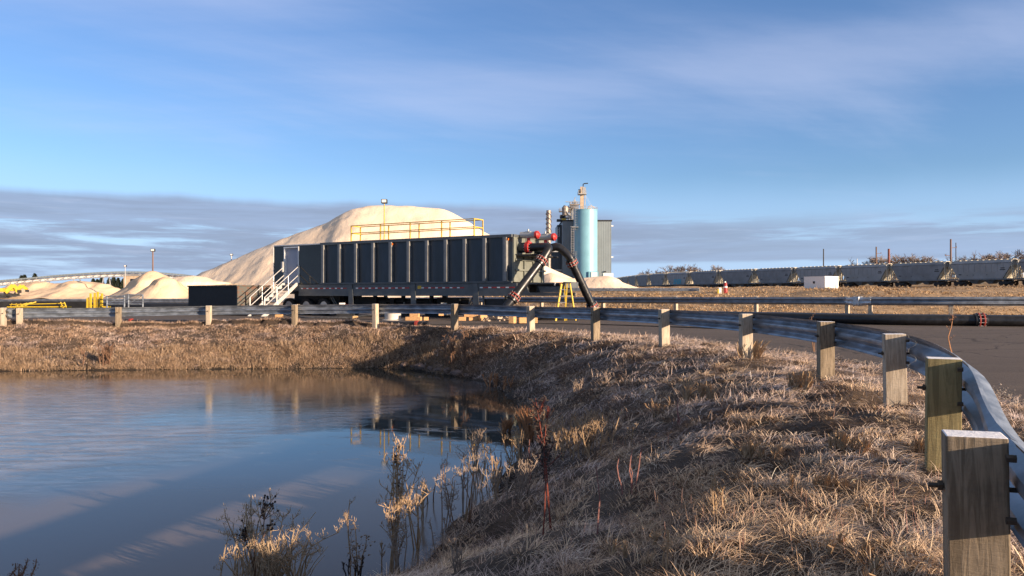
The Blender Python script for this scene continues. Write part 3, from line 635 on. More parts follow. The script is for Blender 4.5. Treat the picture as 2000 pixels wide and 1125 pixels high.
# beam panels, each spanning two bays, lapped a little
step = 16
for a in range(0, len(pathz)-1, step):
    seg = pathz[a:min(a+step+1, len(pathz))]
    bmesh_ = beam_mesh(seg[:, :2], seg[:, 2], 0.100+(0.004 if (a//step) % 2 else 0.0)); bmesh_.build('beam', M['galv'], nr, world=True, smooth=True)
for i in range(1, len(allp)):   # splice plates + bolt heads behind each post
    d = dirs[i]/np.linalg.norm(dirs[i]); n_ = np.array([d[1], -d[0]]); p = np.array(allp[i])
    for s_ in (-0.11, 0.11):
        for hz_ in (-0.105, 0.105):
            if i > 8 and s_ > 0: continue
            b = MB(); q = p+d*s_+n_*0.100; b.cyl((*q, z_ctrl[i]+hz_), (*(q-n_*0.03), z_ctrl[i]+hz_), 0.014, 6); b.build('splice_bolt', M['steelbolt'], nr, world=True)
# far guardrail, two runs with flared ends at the gap
def far_rail(name, label, pts, ztops, hs=1.05, endflare=None, m='galv2', zoff=0.19, ground=None, dp=0.2, side=1, bolt=False):
    t = thing(name, label, 'guardrail', (pts[0][0], pts[0][1], 0), group=None)
    P_ = np.array(pts); dr = np.gradient(P_, axis=0); an = np.arctan2(dr[:, 1], dr[:, 0])
    for i, (x, y) in enumerate(pts):
        zb = hz(x, y) if ground is None else ground
        sub_post(t, x, y, an[i], zb, ztops[i], M['postC'], w=0.16, dp=dp, bolt=bolt, side=side)
    pz = catmull([(p[0], p[1], z-zoff) for p, z in zip(pts, ztops)], 4)
    for a in range(0, len(pz)-1, 8):
        sg = pz[a:a+9]
        if len(sg) > 1: beam_mesh(sg[:, :2], sg[:, 2], 0.10, hs=hs, side=side).build('beam', M[m], t, world=True, smooth=True)
    return t
iR = 5
r2top = lambda px, d: EYE-(580-HOR)/F*d+0.01
ptsR = [R2[k] for k in range(0, 5)]; ztR = [r2top(*R2PX[k]) for k in range(0, 5)]
fr1 = far_rail('guardrail', 'far guardrail run at right edge, right of the gap, behind the thick black pipes', ptsR, ztR, hs=1.2, side=-1)
# extend left run
ptsL = [R2[k] for k in range(5, len(R2))]
ztL = [EYE-(580+ (0 if px > 1000 else (1000-px)*0.0045)-HOR)/F*d+0.01 for px, d in R2PX[5:]]
fr2 = far_rail('guardrail', 'long far guardrail running behind the ladder and the grey trailer, left of the gap', ptsL, ztL, hs=1.12, side=-1)
def flare(parent, base, direction, z):
    # scooped end wing that wraps round and opens out
    b = MB(); bx, by = base; d = Vector((direction[0], direction[1], 0)).normalized(); nrm = Vector((-d.y, d.x, 0))
    if nrm.y > 0: nrm = -nrm
    prof = [(0.0, 0.17), (0.03, 0.12), (0.075, 0.08), (0.03, 0.03), (0.03, -0.03), (0.075, -0.08), (0.03, -0.12), (0.0, -0.17)]
    rings = []
    for k in range(8):
        t = k/7; p = Vector((bx, by, z))+d*(0.75*t)+nrm*(0.12+0.16*t*t)
        rings.append([p+nrm*(o*(1-t))+Vector((0, 0, h*(1+0.25*t))) for o, h in prof])
    last = rings[-1]; rings.append([v-nrm*0.28+d*0.06 for v in last])
    vs = [v for r in rings for v in r]; n = len(prof); fs = [(i*n+j, i*n+j+1, (i+1)*n+j+1, (i+1)*n+j) for i in range(len(rings)-1) for j in range(n-1)]
    b.add(vs, fs); o = b.build('end_wing', M['endwing'], parent, world=True, smooth=True)
    s = o.modifiers.new('s', 'SOLIDIFY'); s.thickness = 0.01
M['endwing'] = mat('bright_galvanised_wing', (0.62, 0.64, 0.66), 0.4, 0.6, var=0.2, scale=6)
a, b_ = np.array(R2[4]), np.array(R2[5])
dv = (b_-a)/np.linalg.norm(b_-a)
flare(fr1, tuple(a-dv*0.1), (dv[0]*0.6, dv[1]*0.6), ztR[-1]-0.2)
flare(fr2, tuple(b_+dv*0.1), (-dv[0], -dv[1]), ztL[0]-0.2)
# third, distant rail
R3PX = [(940, 92), (1010, 91), (1080, 90), (1150, 89), (1220, 88), (1290, 87), (1366, 86)]
r3 = [XY(*p) for p in R3PX]
far_rail('guardrail', 'distant pale guardrail at the foot of the right-hand sand heap', r3, [EYE+(HOR-562.5)/F*d for _, d in R3PX], hs=1.15, m='galv', side=1, dp=0.18)

# ================================================================ trailer
AX, AY = -14.1, 47.0; U = (0.8565, -0.516)
TR = math.atan2(U[1], U[0])
def uof(px, v=0.0):
    k = (px-1000)/F; ax = AX+0.516*v; ay = AY+0.8565*v
    return (k*ay-ax)/(U[0]-k*U[1])
UL = uof(1000); ZB, ZT = 1.74, 4.05; TW = 3.2
tr = thing('filtration_trailer', 'long dark slate tank trailer with ribbed sides, white door and yellow roof railing', 'trailer', (AX, AY, YZ), TR)
def tb(mb, name, m, **kw):
    # trailer-local, z given in world height
    mb.v = [(v[0], v[1], v[2]-YZ) for v in mb.v]; return mb.build(name, m, tr if 'parent' not in kw else kw.pop('parent'), **kw)
ur = uof(628)
# control room with door recess
d0, d1 = uof(557), uof(583)
b = MB(); b.box(0, d0-0.10, 0, 0.12, ZB, ZT-0.08); b.box(d1+0.04, ur, 0, 0.12, ZB, ZT-0.08); b.box(d0-0.10, d1+0.04, 0.004, 0.12, ZT-0.14, ZT-0.08)
b.box(0, 0.1, 0.121, TW, ZB, ZT-0.08); b.box(0.1, ur, TW-0.1, TW, ZB, ZT-0.08); tb(b, 'cabin_wall', M['gloss'])
b = MB(); b.box(-0.02, ur, -0.02, TW+0.02, ZT-0.08, ZT-0.02); tb(b, 'cabin_roof', M['white'])
b = MB(); b.box(d0-0.10, d0-0.02, -0.03, 0.22, ZB, ZT-0.22); b.box(d1-0.03, d1+0.04, -0.03, 0.22, ZB, ZT-0.22); b.box(d0-0.10, d1+0.04, -0.035, 0.22, ZT-0.22, ZT-0.14); tb(b, 'door_frame', M['white'])
b = MB(); b.box(d0-0.02, d1-0.03, 0.12, 0.17, ZB+0.01, ZT-0.225); do = tb(b, 'door', M['door'])
b = MB(); b.box(d1-0.2, d1-0.13, 0.07, 0.12, ZB+0.95, ZB+1.12); tb(b, 'handle', M['steelbolt'], parent=do)
b = MB(); b.box(0.1, ur, 0.18, TW-0.1, ZB-0.02, ZB); tb(b, 'cabin_floor', M['frame'])
b = MB(); b.box(-0.035, -0.001, -0.03, 0.03, ZB, ZT-0.02); tb(b, 'corner_trim', M['white'])
# tank body
b = MB(); b.box(ur+0.02, UL, 0.0, TW, ZB, ZT-0.03); tb(b, 'tank_body', M['trailer'])
b = MB(); b.box(ur, UL+0.03, -0.12, 0.02, ZT-0.14, ZT); b.box(ur, UL+0.03, TW-0.02, TW+0.1, ZT-0.14, ZT); b.box(UL-0.02, UL+0.10, 0.02, TW-0.02, ZT-0.12, ZT+0.002)
tb(b, 'top_rim', M['frame'])
b = MB(); b.box(ur, UL+0.04, -0.13, 0.0, ZB-0.04, ZB+0.04); tb(b, 'lower_rim', M['frame'])
for px in (634.7, 666.7, 699, 732.8, 766.8, 802, 838, 875, 912, 951, 991):
    u = uof(px, -0.06); b = MB()
    b.prism([(u-0.24, ZB+0.04), (u-0.13, ZB+0.04), (u-0.13, ZT-0.14), (u-0.24, ZT-0.14)], -0.12, -0.001)
    b.box(u-0.13, u-0.0, -0.19, -0.002, ZB+0.04, ZT-0.14); tb(b, 'rib', M['rib'])
for px in (766.7, 993):
    u = uof(px, -0.12); b = MB(); b.box(u-0.08, u+0.02, -0.16, -0.116, ZT-0.30, ZT-0.20); tb(b, 'marker_light', M['orange'])
# chassis beam with uprights and tape
uF = uof(585); UE = UL+2.9
b = MB(); b.box(uF, UL+0.3, -0.06, 0.06, 1.10, ZB-0.045); b.box(uF, UL+0.3, -0.09, 0.10, 1.05, 1.10); b.box(0.2, UL, TW-0.1, TW, 1.1, ZB-0.045)
b.box(0.05, uF, 0.1, 0.25, 1.35, ZB-0.045)
b.box(0.3, UL, 0.9, 1.05, 1.15, ZB-0.05); b.box(0.3, UL, TW-1.05, TW-0.9, 1.15, ZB-0.05)
tb(b, 'chassis_beam', M['frame'])
b = MB()
b.prism([(UL+0.3, 1.06), (UL+2.8, 1.06), (UL+2.8, 1.22), (UL+0.95, 1.22), (UL+0.72, ZB-0.045), (UL+0.3, ZB-0.045)], 0.0, 0.10)
b.prism([(UL+0.3, 1.06), (UL+2.8, 1.06), (UL+2.8, 1.22), (UL+0.95, 1.22), (UL+0.72, ZB-0.045), (UL+0.3, ZB-0.045)], 1.2, 1.3)
b.box(UL+0.02, UE, 0.10, 1.2, ZB-0.12, ZB-0.045); b.box(UE-0.1, UE+0.02, -0.02, 1.32, ZB-0.30, ZB-0.02)
for k in range(4): b.prism([(UL+1.55+k*0.33, 1.23), (UL+1.9+k*0.33, 1.23), (UL+1.75+k*0.33, 1.5), (UL+1.45+k*0.33, 1.5)], 0.02, 0.05)
tb(b, 'gooseneck', M['frame'])
b = MB(); b.box(UL+1.2, UL+2.7, 0.30, 1.1, 1.23, 1.62); tb(b, 'gooseneck_box', M['dark'])
for k in range(2):
    b = MB(); b.cyl((UE-0.55+k*0.3, 0.0, 1.55), (UE-0.55+k*0.3, 0.0, 1.68), 0.04, 8); tb(b, 'valve_knob', M['orange' if k else 'steel'])
for (p0, p1) in ((588, 677), (695, 799), (823, 907), (937, 1005)):
    a_, c_ = uof(p0, -0.06), uof(p1, -0.06); n = max(2, int(round((c_-a_)/0.45))); w_ = MB(); r_ = MB()
    for k in range(n):
        s0 = a_+(c_-a_)*k/n; s1 = a_+(c_-a_)*(k+0.36)/n; s2 = a_+(c_-a_)*(k+1)/n
        w_.box(s0, s1, -0.066, -0.061, 1.44, 1.50); r_.box(s1, s2, -0.066, -0.061, 1.44, 1.50)
    tb(w_, 'white_tape', M['white']); tb(r_, 'red_tape', M['red'])
b = MB(); u = uof(816, -0.07); b.box(u-0.02, u+0.22, -0.068, -0.061, 1.42, 1.58); tb(b, 'placard', M['yellow'])
for px in (686, 808, 930):
    u = uof(px, -0.05); b = MB()
    b.box(u-0.16, u-0.02, -0.10, 0.05, YZ+0.06, ZB-0.05); b.prism([(u-0.02, YZ+0.06), (u+0.26, YZ+0.06), (u+0.10, ZB-0.05), (u-0.02, ZB-0.05)], -0.10, -0.08)
    b.box(u-0.25, u+0.35, -0.22, 0.2, YZ+0.02, YZ+0.06)
    tb(b, 'support_leg', M['frame'])
    b = MB(); b.box(u-0.16, u-0.02, 2.9, 3.05, YZ+0.06, 1.1); tb(b, 'support_leg', M['frame'])
for (p0, p1, up_) in ((645, 664, 1), (925, 905, 1)):
    b = MB(); a_ = uof(p0, 0.3); c_ = uof(p1, 0.3)
    for k in (0, 0.16): b.bar((a_+k, 0.3, 1.06), (c_+k, 0.3, 0.05), 0.07, 0.05)
    tb(b, 'brace', M['frame'])
b = MB(); u0, u1 = uof(942), uof(985); b.box(u0, u1, 0.0, 0.08, YZ+0.12, YZ+0.60); b.box(u0, u1, 0.0, 0.6, YZ+0.60, YZ+0.64); b.box(u0, u0+0.08, 0.0, 0.08, YZ+0.64, 1.05); tb(b, 'landing_gear_rack', M['frame'])
b = MB(); b.box(u0+0.06, u1-0.1, 0.12, 0.8, YZ+0.66, YZ+0.98); tb(b, 'battery_box', M['dark'])
for px in (566, 600, 634):
    u = uof(px, 0.3)
    for v in (0.18, TW-0.5):
        b = MB(); rr = 0.50; n = 28; prof = [(0.33, 0.0), (0.47, 0.0), (0.50, 0.05), (0.50, 0.24), (0.47, 0.29), (0.33, 0.29)]
        vs = []; fs = []
        for k in range(n):
            a_ = 2*math.pi*k/n
            for (r, h) in prof: vs.append((u+r*math.cos(a_), v+h, YZ+0.50+r*math.sin(a_)))
        m_ = len(prof)
        for k in range(n):
            for j in range(m_): fs.append((k*m_+j, ((k+1) % n)*m_+j, ((k+1) % n)*m_+(j+1) % m_, k*m_+(j+1) % m_))
        b.add(vs, fs); wv = tb(b, 'wheel', M['tyre'], smooth=True)
        b = MB(); c = Vector((u, v+0.05, YZ+0.5)); b.cyl(c, c+Vector((0, 0.06, 0)), 0.325, 20); b.cyl(c-Vector((0, .05, 0)), c, 0.11, 12)
        for k in range(8): a_ = k*math.pi/4; q = c+Vector((0.2*math.cos(a_), 0, 0.2*math.sin(a_))); b.cyl(q-Vector((0, 0.012, 0)), q, 0.018, 6)
        tb(b, 'rim', M['alu'], parent=wv)
b = MB()
for px in (566, 600, 634): u = uof(px, 0.3); b.cyl((u, 0.4, YZ+0.5), (u, TW-0.4, YZ+0.5), 0.07, 8)
b.box(uof(555), uof(645), 0.8, 1.1, 0.55, 1.3); b.box(uof(555), uof(645), 2.1, 2.4, 0.55, 1.3); tb(b, 'axle_frame', M['dark'])
# plumbing below the tank
b = MB()
for k, (p0, p1, z0, z1) in enumerate(((700, 742, 0.25, 1.0), (748, 760, 0.1, 0.7), (768, 776, 0.2, 0.95), (860, 903, 0.3, 0.95), (895, 912, 0.05, 0.5))):
    b.box(uof(p0, 1.5), uof(p1, 1.5), 1.2, 2.2, z0, z1)
b.cyl((uof(690, 1.6), 1.5, 0.75), (uof(920, 1.6), 1.5, 0.75), 0.17, 14); b.cyl((uof(690, 1.6), 1.0, 0.4), (uof(800, 1.6), 1.0, 0.4), 0.13, 14)
for px in (705, 735, 790, 845, 870): b.cyl((uof(px, 1.4), 1.3, 0.7), (uof(px, 1.4), 1.3, 1.4), 0.12, 12)
tb(b, 'manifold_pipes', M['dark'])
# roof railing
yr = MB()
for (v, pxs) in ((0.15, (686, 743, 801, 862.5, 926)), (0.95, (704, 759, 818.5, 879, 943))):
    us = [uof(px, v) for px in pxs]
    for u in us: yr.bar((u, v, ZT), (u, v, ZT+0.88), 0.05)
    for z in (ZT+0.47, ZT+0.88): yr.bar((us[0], v, z), (us[-1], v, z), 0.042)
    if v < 0.5: ua = us
for z in (ZT+0.47, ZT+0.88):
    yr.bar((ua[0], 0.15, z), (us[0], 0.95, z), 0.05); yr.bar((ua[-1], 0.15, z), (us[-1], 0.95, z), 0.05)
tb(yr, 'roof_railing', M['yellow'])
b = MB(); b.box(ua[0], us[-1], 0.15, 0.95, ZT-0.02, ZT+0.04); tb(b, 'walkway', M['frame'])
# end wall details (normal +u)
b = MB(); b.box(UL+0.001, UL+0.06, 0.02, TW-0.02, ZT-0.95, ZT-0.12); b.box(UL, UL+0.10, 0.0, 0.12, ZB, ZT-0.12)
for v in (1.2, 2.2): b.box(UL+0.06, UL+0.11, v, v+0.08, ZT-0.95, ZT-0.12)
tb(b, 'end_plate', M['endwall'])
b = MB(); b.box(UL+0.001, UL+0.04, 0.12, TW-0.02, ZB, ZT-1.0)
for z in (ZB+0.55, ZB+1.05): b.box(UL+0.04, UL+0.14, 0.12, TW-0.02, z, z+0.08)
for v in (1.0, 1.9, 2.8): b.box(UL+0.04, UL+0.12, v, v+0.09, ZB, ZT-1.0)
tb(b, 'end_bulkhead', M['endwall'])
b = MB(); b.box(UL+0.04, UL+0.9, 0.3, TW-0.1, ZT-1.05, ZT-0.98); b.cyl((UL+0.1, 0.35, ZT-1.0), (UL+1.2, 0.35, ZT-1.0), 0.035, 8); b.cyl((UL+0.9, 0.2, ZT-1.02), (UL+0.9, TW-0.2, ZT-1.02), 0.05, 8)
tb(b, 'valve_platform', M['dark'])
ZO = 3.42; PR = 0.205
def vcyl(name, m, u0, u1, v, z, r, n=20, parent=None):
    b = MB(); b.cyl((UL+u0, v, z), (UL+u1, v, z), r, n); kw = {'parent': parent} if parent else {}
    return tb(b, name, m, smooth=True, **kw)
for v in (0.62, 2.35):
    vcyl('outlet_stub', M['trailer'], 0.06, 0.48, v, ZO, 0.25)
    vb = vcyl('valve_body', M['red'], 0.48, 0.66, v, ZO, 0.30)
    b = MB()
    for k in range(12):
        a_ = k*math.pi/6; b.cyl((UL+0.42, v+0.265*math.cos(a_), ZO+0.265*math.sin(a_)), (UL+0.74, v+0.265*math.cos(a_), ZO+0.265*math.sin(a_)), 0.016, 6)
    tb(b, 'bolts', M['steel'], parent=vb)
    b = MB(); b.cyl((UL+0.57, v, ZO+0.28), (UL+0.57, v, ZO+0.50), 0.09, 10); tb(b, 'valve_neck', M['red'])
    b = MB(); b.cyl((UL+0.15, v, ZO+0.62), (UL+0.98, v, ZO+0.60), 0.165, 18); b.box(UL+0.45, UL+0.70, v-0.12, v+0.12, ZO+0.48, ZO+0.78)
    b.cyl((UL+0.55, v, ZO+0.75), (UL+0.55, v, ZO+0.90), 0.04, 8)
    ac = tb(b, 'actuator', M['steel'], smooth=True)
    b = MB(); b.tube([(UL+0.98, v, ZO+0.60), (UL+1.10, v, ZO+0.60), (UL+1.18, v, ZO+0.60)], [0.20, 0.19, 0.10], 16); tb(b, 'actuator_cap', M['red'], smooth=True, parent=ac)
    b = MB(); b.tube([(UL+0.3, v-0.05, ZO+0.5), (UL+0.05, v-0.25, ZO+0.45), (UL-0.05+0.12, v-0.3, ZO+0.1), (UL+0.08, v-0.28, ZO-0.4)], 0.012, 6); tb(b, 'air_hose', M['black'])
TM = MATS[tr.name]
def TW_(u, v, z): p = TM @ Vector((u, v, 0)); return Vector((p.x, p.y, z))

# ---------------------------------------------------------------- thick pipes
def arc(path, rad=0.45, n=6):
    pts = [Vector(p) for p in path]; out = [pts[0]]
    for i in range(1, len(pts)-1):
        a = pts[i-1]-pts[i]; b = pts[i+1]-pts[i]; r = min(rad, a.length*0.45, b.length*0.45)
        p = pts[i]+a.normalized()*r; q = pts[i]+b.normalized()*r
        for k in range(n+1):
            t = k/n; out.append((1-t)**2*p+2*t*(1-t)*pts[i]+t*t*q)
    out.append(pts[-1]); return out
def flange(parent, c, axis, r=0.24, name='flange'):
    axis = Vector(axis).normalized(); c = Vector(c); b = MB()
    for s in (-0.10, 0.06): b.cyl(c+axis*s, c+axis*(s+0.045), r+0.06, 22)
    f = b.build(name, M['redflange'], parent, world=True, smooth=True)
    o = axis.orthogonal().normalized(); q = axis.cross(o); b = MB(); st = MB()
    for k in range(12):
        a = k*math.pi/6; p = c+(o*math.cos(a)+q*math.sin(a))*(r+0.045); b.cyl(p-axis*0.14, p+axis*0.14, 0.012, 6)
    b.build('bolts', M['steel'], f)
    ob = KIDS(f)[-1] if KIDS(f) else None
    for v in ob.data.vertices: v.co = MATS[parent.name].inverted() @ v.co
    b = MB(); b.cyl(c-axis*0.22, c-axis*0.10, r+0.02, 22); b.cyl(c+axis*0.105, c+axis*0.22, r+0.02, 22); b.build('stub_end', M['hdpe'], parent, world=True, smooth=True)
    return f
# pipe A: front outlet, down towards the camera, then away to the right along the ground
zp = YZ+PR+0.01
o1 = TW_(UL+0.66, 0.62, ZO); o1b = TW_(UL+1.75, 0.62, ZO)
e1 = P(1066, 492, 38.1); f1 = P(1004, 580, 37.0); g1 = P(984, 606, 36.8)
pa = thing('pipeline', 'thick black pipe from the front valve slanting down left and along the road in front', 'pipe', (f1.x, f1.y, YZ))
pt = arc([o1, o1b, P(1064, 500, 37.9), f1, g1, P(996, 612, 37.4)+Vector((0, 0, -0.12)), Vector((2.2, 37.9, zp))], 0.50)
MB().tube(pt, PR, 24).build('riser_pipe', M['hdpe'], pa, world=True, smooth=True)
ga = [(2.2, 37.9), XY(1180, 39.8), XY(1300, 38.0), XY(1440, 35.6), XY(1600, 33.0), XY(1740, 31.3), XY(1914, 30.3), XY(2100, 29.4), XY(2400, 28.0)]
gp = [Vector((p[0], p[1], zp)) for p in catmull(ga, 8)]
MB().tube(gp, PR, 24).build('ground_pipe', M['hdpe'], pa, world=True, smooth=True)
ax1 = (f1-P(1064, 500, 37.9)).normalized()
flange(pa, P(1064, 500, 37.9)+ax1*0.30, ax1); flange(pa, f1, ax1)
c = Vector((*XY(1914, 30.3), zp)); flange(pa, c, (1, -0.15, 0))
o2 = TW_(UL+0.66, 2.35, ZO); o2b = TW_(UL+1.35, 2.35, ZO+0.03)
t2 = P(1117, 513, 39.9); b2 = P(1157, 598, 40.6)
pb_ = thing('pipeline', 'thick black pipe from the rear valve arching over right and down behind the ladder', 'pipe', (b2.x, b2.y, YZ))
pt = arc([o2, P(1090, 480, 40.0), P(1112, 500, 39.9), t2, b2, P(1166, 617, 40.6), Vector((6.4, 39.2, zp))], 0.55)
MB().tube(pt, PR, 24).build('riser_pipe', M['hdpe'], pb_, world=True, smooth=True)
gb = [(6.4, 39.2), XY(1300, 38.9), XY(1440, 36.6), XY(1600, 34.0), XY(1740, 32.1), XY(1914, 30.95), XY(2100, 30.1), XY(2400, 28.7)]
MB().tube([Vector((p[0], p[1], zp)) for p in catmull(gb, 8)], PR, 24).build('ground_pipe', M['hdpe'], pb_, world=True, smooth=True)
ax2 = (b2-t2).normalized(); flange(pb_, t2, ax2); flange(pb_, b2, ax2)
# thin pipe along the left road, red couplings at both ends
lp = thing('pipe', 'slim black pipe lying on the road left, red couplings at both ends', 'pipe', (*XY(540, 31.5), YZ))
la, lb = Vector((*XY(250, 32.4), YZ+0.10)), Vector((*XY(826, 29.9), YZ+0.10))
MB().tube([la, (la+lb)/2+Vector((0, 0.15, 0)), lb], 0.085, 14).build('tube', M['hdpe'], lp, world=True, smooth=True)
dl = (lb-la).normalized()
for c in (la+dl*0.15, lb-dl*0.25): MB().cyl(c-dl*0.05, c+dl*0.05, 0.13, 16).build('coupling', M['redflange'], lp, world=True)
MB().tube([lb, lb+dl*0.10, lb+dl*0.12, lb+dl*0.2], [0.085, 0.085, 0.12, 0.12], 14).build('end_cap', M['hdpe'], lp, world=True)
MB().tube([la-dl*0.1, la], [0.12, 0.10], 14).build('end_cap', M['hdpe'], lp, world=True)
bp = MB().tube([(*XY(-200, 62), YZ+0.32), (*XY(200, 60.5), YZ+0.32), (*XY(480, 58.5), YZ+0.30)], 0.27, 16).build('pipe', M['hdpe'], smooth=True)
tag(bp, 'long thick black pipe lying left beyond the yellow rack and dark bin', 'pipe')
b = MB().tube([P(560, 606, 41)+Vector((0, 0, -.25)), Vector((*XY(600, 40), YZ+0.04)), Vector((*XY(680, 39.5), YZ+0.05)), Vector((*XY(760, 39), YZ+0.3))], 0.05, 8)
tag(b.build('hose', M['hdpe_grey'], smooth=True), 'grey hose lying on the road under the trailer wheels', 'hose')
b = MB().tube([Vector((p[0], p[1], YZ+0.018)) for p in catmull([XY(840, 31.5), XY(1050, 32.4), XY(1200, 31), XY(1450, 27), XY(1600, 24.5)], 8)], 0.017, 6)
tag(b.build('cable', M['black'], smooth=True), 'thin black cable stretched across the asphalt beyond the guardrail', 'cable')

# ---------------------------------------------------------------- stairs
st = thing('metal_stairs', 'white metal stairs with double handrails leading up to the trailer door', 'stairs', (*(TM @ Vector(((d0+d1)/2, -2.6, 0))).xy, YZ), TR)
sL, sR = d0-0.02, d1+0.10
yo = -2.6; ZD = ZB-YZ
def stw(x, y, z): return Vector((x-(d0+d1)/2, y+2.6, z))
run = 2.55
for xs in (sL, sR-0.12):
    b = MB(); b.prism([(-0.20, ZD+0.06), (0.12, ZD+0.06), (-run+0.22, -0.0), (-run-0.20, -0.0)], 0, 0.06)
    # prism coordinates: (a, h, b) -> (y, x, z)
    b.v = [tuple(stw(xs+v[1], v[0]-0.02, v[2])) for v in b.v]; b.build('stringer', M['alu'], st)
n = 8
b = MB()
for k in range(n):
    t = (k+0.5)/n; y = -run*(1-t); z = ZD*t+0.02
    p = [stw(x_, y_, z_) for x_ in (sL+0.06, sR-0.12) for y_ in (y-0.14, y+0.14) for z_ in (z, z+0.035)]
    b.add([p[0], p[4], p[6], p[2], p[1], p[5], p[7], p[3]], [(3, 2, 1, 0), (4, 5, 6, 7), (0, 1, 5, 4), (1, 2, 6, 5), (2, 3, 7, 6), (3, 0, 4, 7)])
b.build('treads', M['alu'], st)
for xs in (sL-0.02, sR-0.04):
    b = MB(); r = 0.026
    for hgt in (0.55, 1.05):
        b.cyl(stw(xs, 0.0, ZD+hgt), stw(xs, -run, hgt), r, 8)
    for t in (0.0, 0.33, 0.66, 1.0): b.cyl(stw(xs, -run*t, ZD*(1-t)+0.05), stw(xs, -run*t, ZD*(1-t)+1.05), r, 8)
    b.build('handrail', M['alu'], st)
b = MB(); b.box(-0.68, -0.56, 2.40, 2.52, ZD+0.7, ZD+1.3); b.build('latch_box', M['steel'], st)
# ================================================================ small things in the yard
def block(name, label, cat, px, d, w, dp, h, rot=0.0, m='timber', z=0.0, group=None, bevel=0.006, n=1):
    x, y = XY(px, d); o = thing(name, label, cat, (x, y, YZ+z), R(rot), group)
    return o
def blockm(name, label, cat, px, d, w, dp, h, rot=0.0, m='timber', z=0.0, group=None, bevel=0.008):
    x, y = XY(px, d); ob = MB().box(-w/2, w/2, -dp/2, dp/2, 0, h).build(name, M[m], bevel=bevel)
    ob.location = (x, y, YZ+z); ob.rotation_euler = (0, 0, R(rot)); return tag(ob, label, cat, group)
G1 = 'timber cribbing blocks around the trailer'
TL = [('upright timber block at the left end of the pair below the slanting pipe', 1001, 33.2, 0.22, 0.35, 0.30, -20, 0),
      ('broad pale timber block just left of the post, below the slanting pipe', 1023, 33.4, 0.42, 0.3, 0.24, 8, 0),
      ('timber block half hidden behind the post below the slanting pipe', 1044, 33.6, 0.25, 0.25, 0.27, 0, 0),
      ('wide bottom timber of the stack under the trailer middle', 808, 36.8, 0.72, 0.3, 0.17, -8, 0),
      ('short top timber of the stack under the trailer middle', 810, 36.8, 0.42, 0.28, 0.20, -8, 0.17),
      ('small timber block beside the stack under the trailer middle', 832, 37.0, 0.22, 0.3, 0.16, 10, 0),
      ('amber timber offcut under the trailer right of the stack', 861, 38.4, 0.24, 0.2, 0.17, 15, 0.18),
      ('timber block left of the row of blocks under the trailer right end', 903, 36.6, 0.32, 0.3, 0.17, 0, 0),
      ('lower timber in the row under the trailer right end', 925, 36.8, 0.44, 0.3, 0.15, 5, 0),
      ('upper timber resting on the row under the trailer right end', 920, 36.8, 0.62, 0.25, 0.18, -5, 0.17),
      ('short timber at right of the row under the trailer right end', 943, 36.6, 0.34, 0.28, 0.26, 22, 0),
      ('amber wood block beside the foot of the white stairs', 545, 41.2, 0.34, 0.3, 0.17, 0, 0),
      ('dark timber block behind the white bucket', 694, 38.6, 0.26, 0.3, 0.16, 12, 0)]
for l, px, d, w, dp, h, rot, z in TL: blockm('timber_block', l, 'timber', px, d, w, dp, h, rot, 'timber', z, G1)
x, y = XY(1352, 31.0)
pl = MB().box(-0.62, 0.62, -0.13, 0.13, 0, 0.11).build('timber_plank', M['timber2'], bevel=0.008); pl.location = (x+0.2, y-0.7, YZ); pl.rotation_euler = (0, 0, R(12)); tag(pl, 'pale timber plank lying on the road between two posts', 'timber')
pl = MB().box(-0.4, 0.4, -0.07, 0.07, 0, 0.06).build('timber_plank', M['timber2'], bevel=0.005); pl.location = (*XY(1402, 31.5), YZ); pl.rotation_euler = (0, 0, R(-10)); tag(pl, 'thin timber plank lying on the road right of the thicker plank', 'timber')
# white bucket / drum under the trailer
b = MB(); b.tube([(0, 0, 0), (0, 0, 0.02), (0, 0, 0.04), (0, 0, 0.46), (0, 0, 0.50), (0, 0, 0.50)], [0.50, 0.50, 0.37, 0.40, 0.42, 0.36], 24)
o = b.build('concrete_footing', M['concrete'], smooth=True); o.location = (*XY(767, 37.3), YZ); tag(o, 'pale round footing with a wide base under the trailer middle', 'footing')
# scrap heap of offcuts
hp = MB()
for k in range(34):
    a = random.uniform(-0.9, 0.9); q = Vector((a, random.uniform(-0.25, 0.25), random.uniform(0.03, 0.22)*(1-abs(a)*0.6)))
    hp.bar(q-Vector((random.uniform(-.12, .12), .1, random.uniform(-.05, .05))), q+Vector((random.uniform(-.15, .15), .1, random.uniform(-.05, .05))), random.uniform(.03, .08))
o = hp.build('wood_scrap', M['timber2']); o.location = (*XY(975, 36.0), YZ); tag(o, 'heap of small wood scraps at the foot of the slanting pipe', 'scrap', kind='stuff')
# machines under the trailer
def machine(px, d, w, label, mcol, h=0.6):
    o = thing('pump', label, 'machine', (*XY(px, d), YZ), R(-30))
    MB().box(-w/2, w/2, -0.3, 0.3, 0.0, 0.10).build('skid', M['dark'], o)
    MB().box(-w*0.42, w*0.05, -0.25, 0.25, 0.10, h).build('engine', M['dark'], o, bevel=0.03)
    b = MB(); b.cyl((w*0.05, 0, h*0.55), (w*0.40, 0, h*0.55), h*0.32, 16); b.cyl((w*0.30, 0, h*0.5), (w*0.30, -0.02, h*1.1), 0.07, 10); b.build('pump_casing', M[mcol], o, smooth=True)
    MB().cyl((-w*0.2, 0, h), (-w*0.2, 0, h+0.22), 0.05, 10).build('exhaust', M['steel'], o)
machine(797, 43.5, 1.3, 'green and black pump under the middle of the trailer', 'green', 0.65)
machine(852, 42.5, 1.4, 'dark engine pump with red casing under the trailer, right of the green one', 'redflange', 0.8)
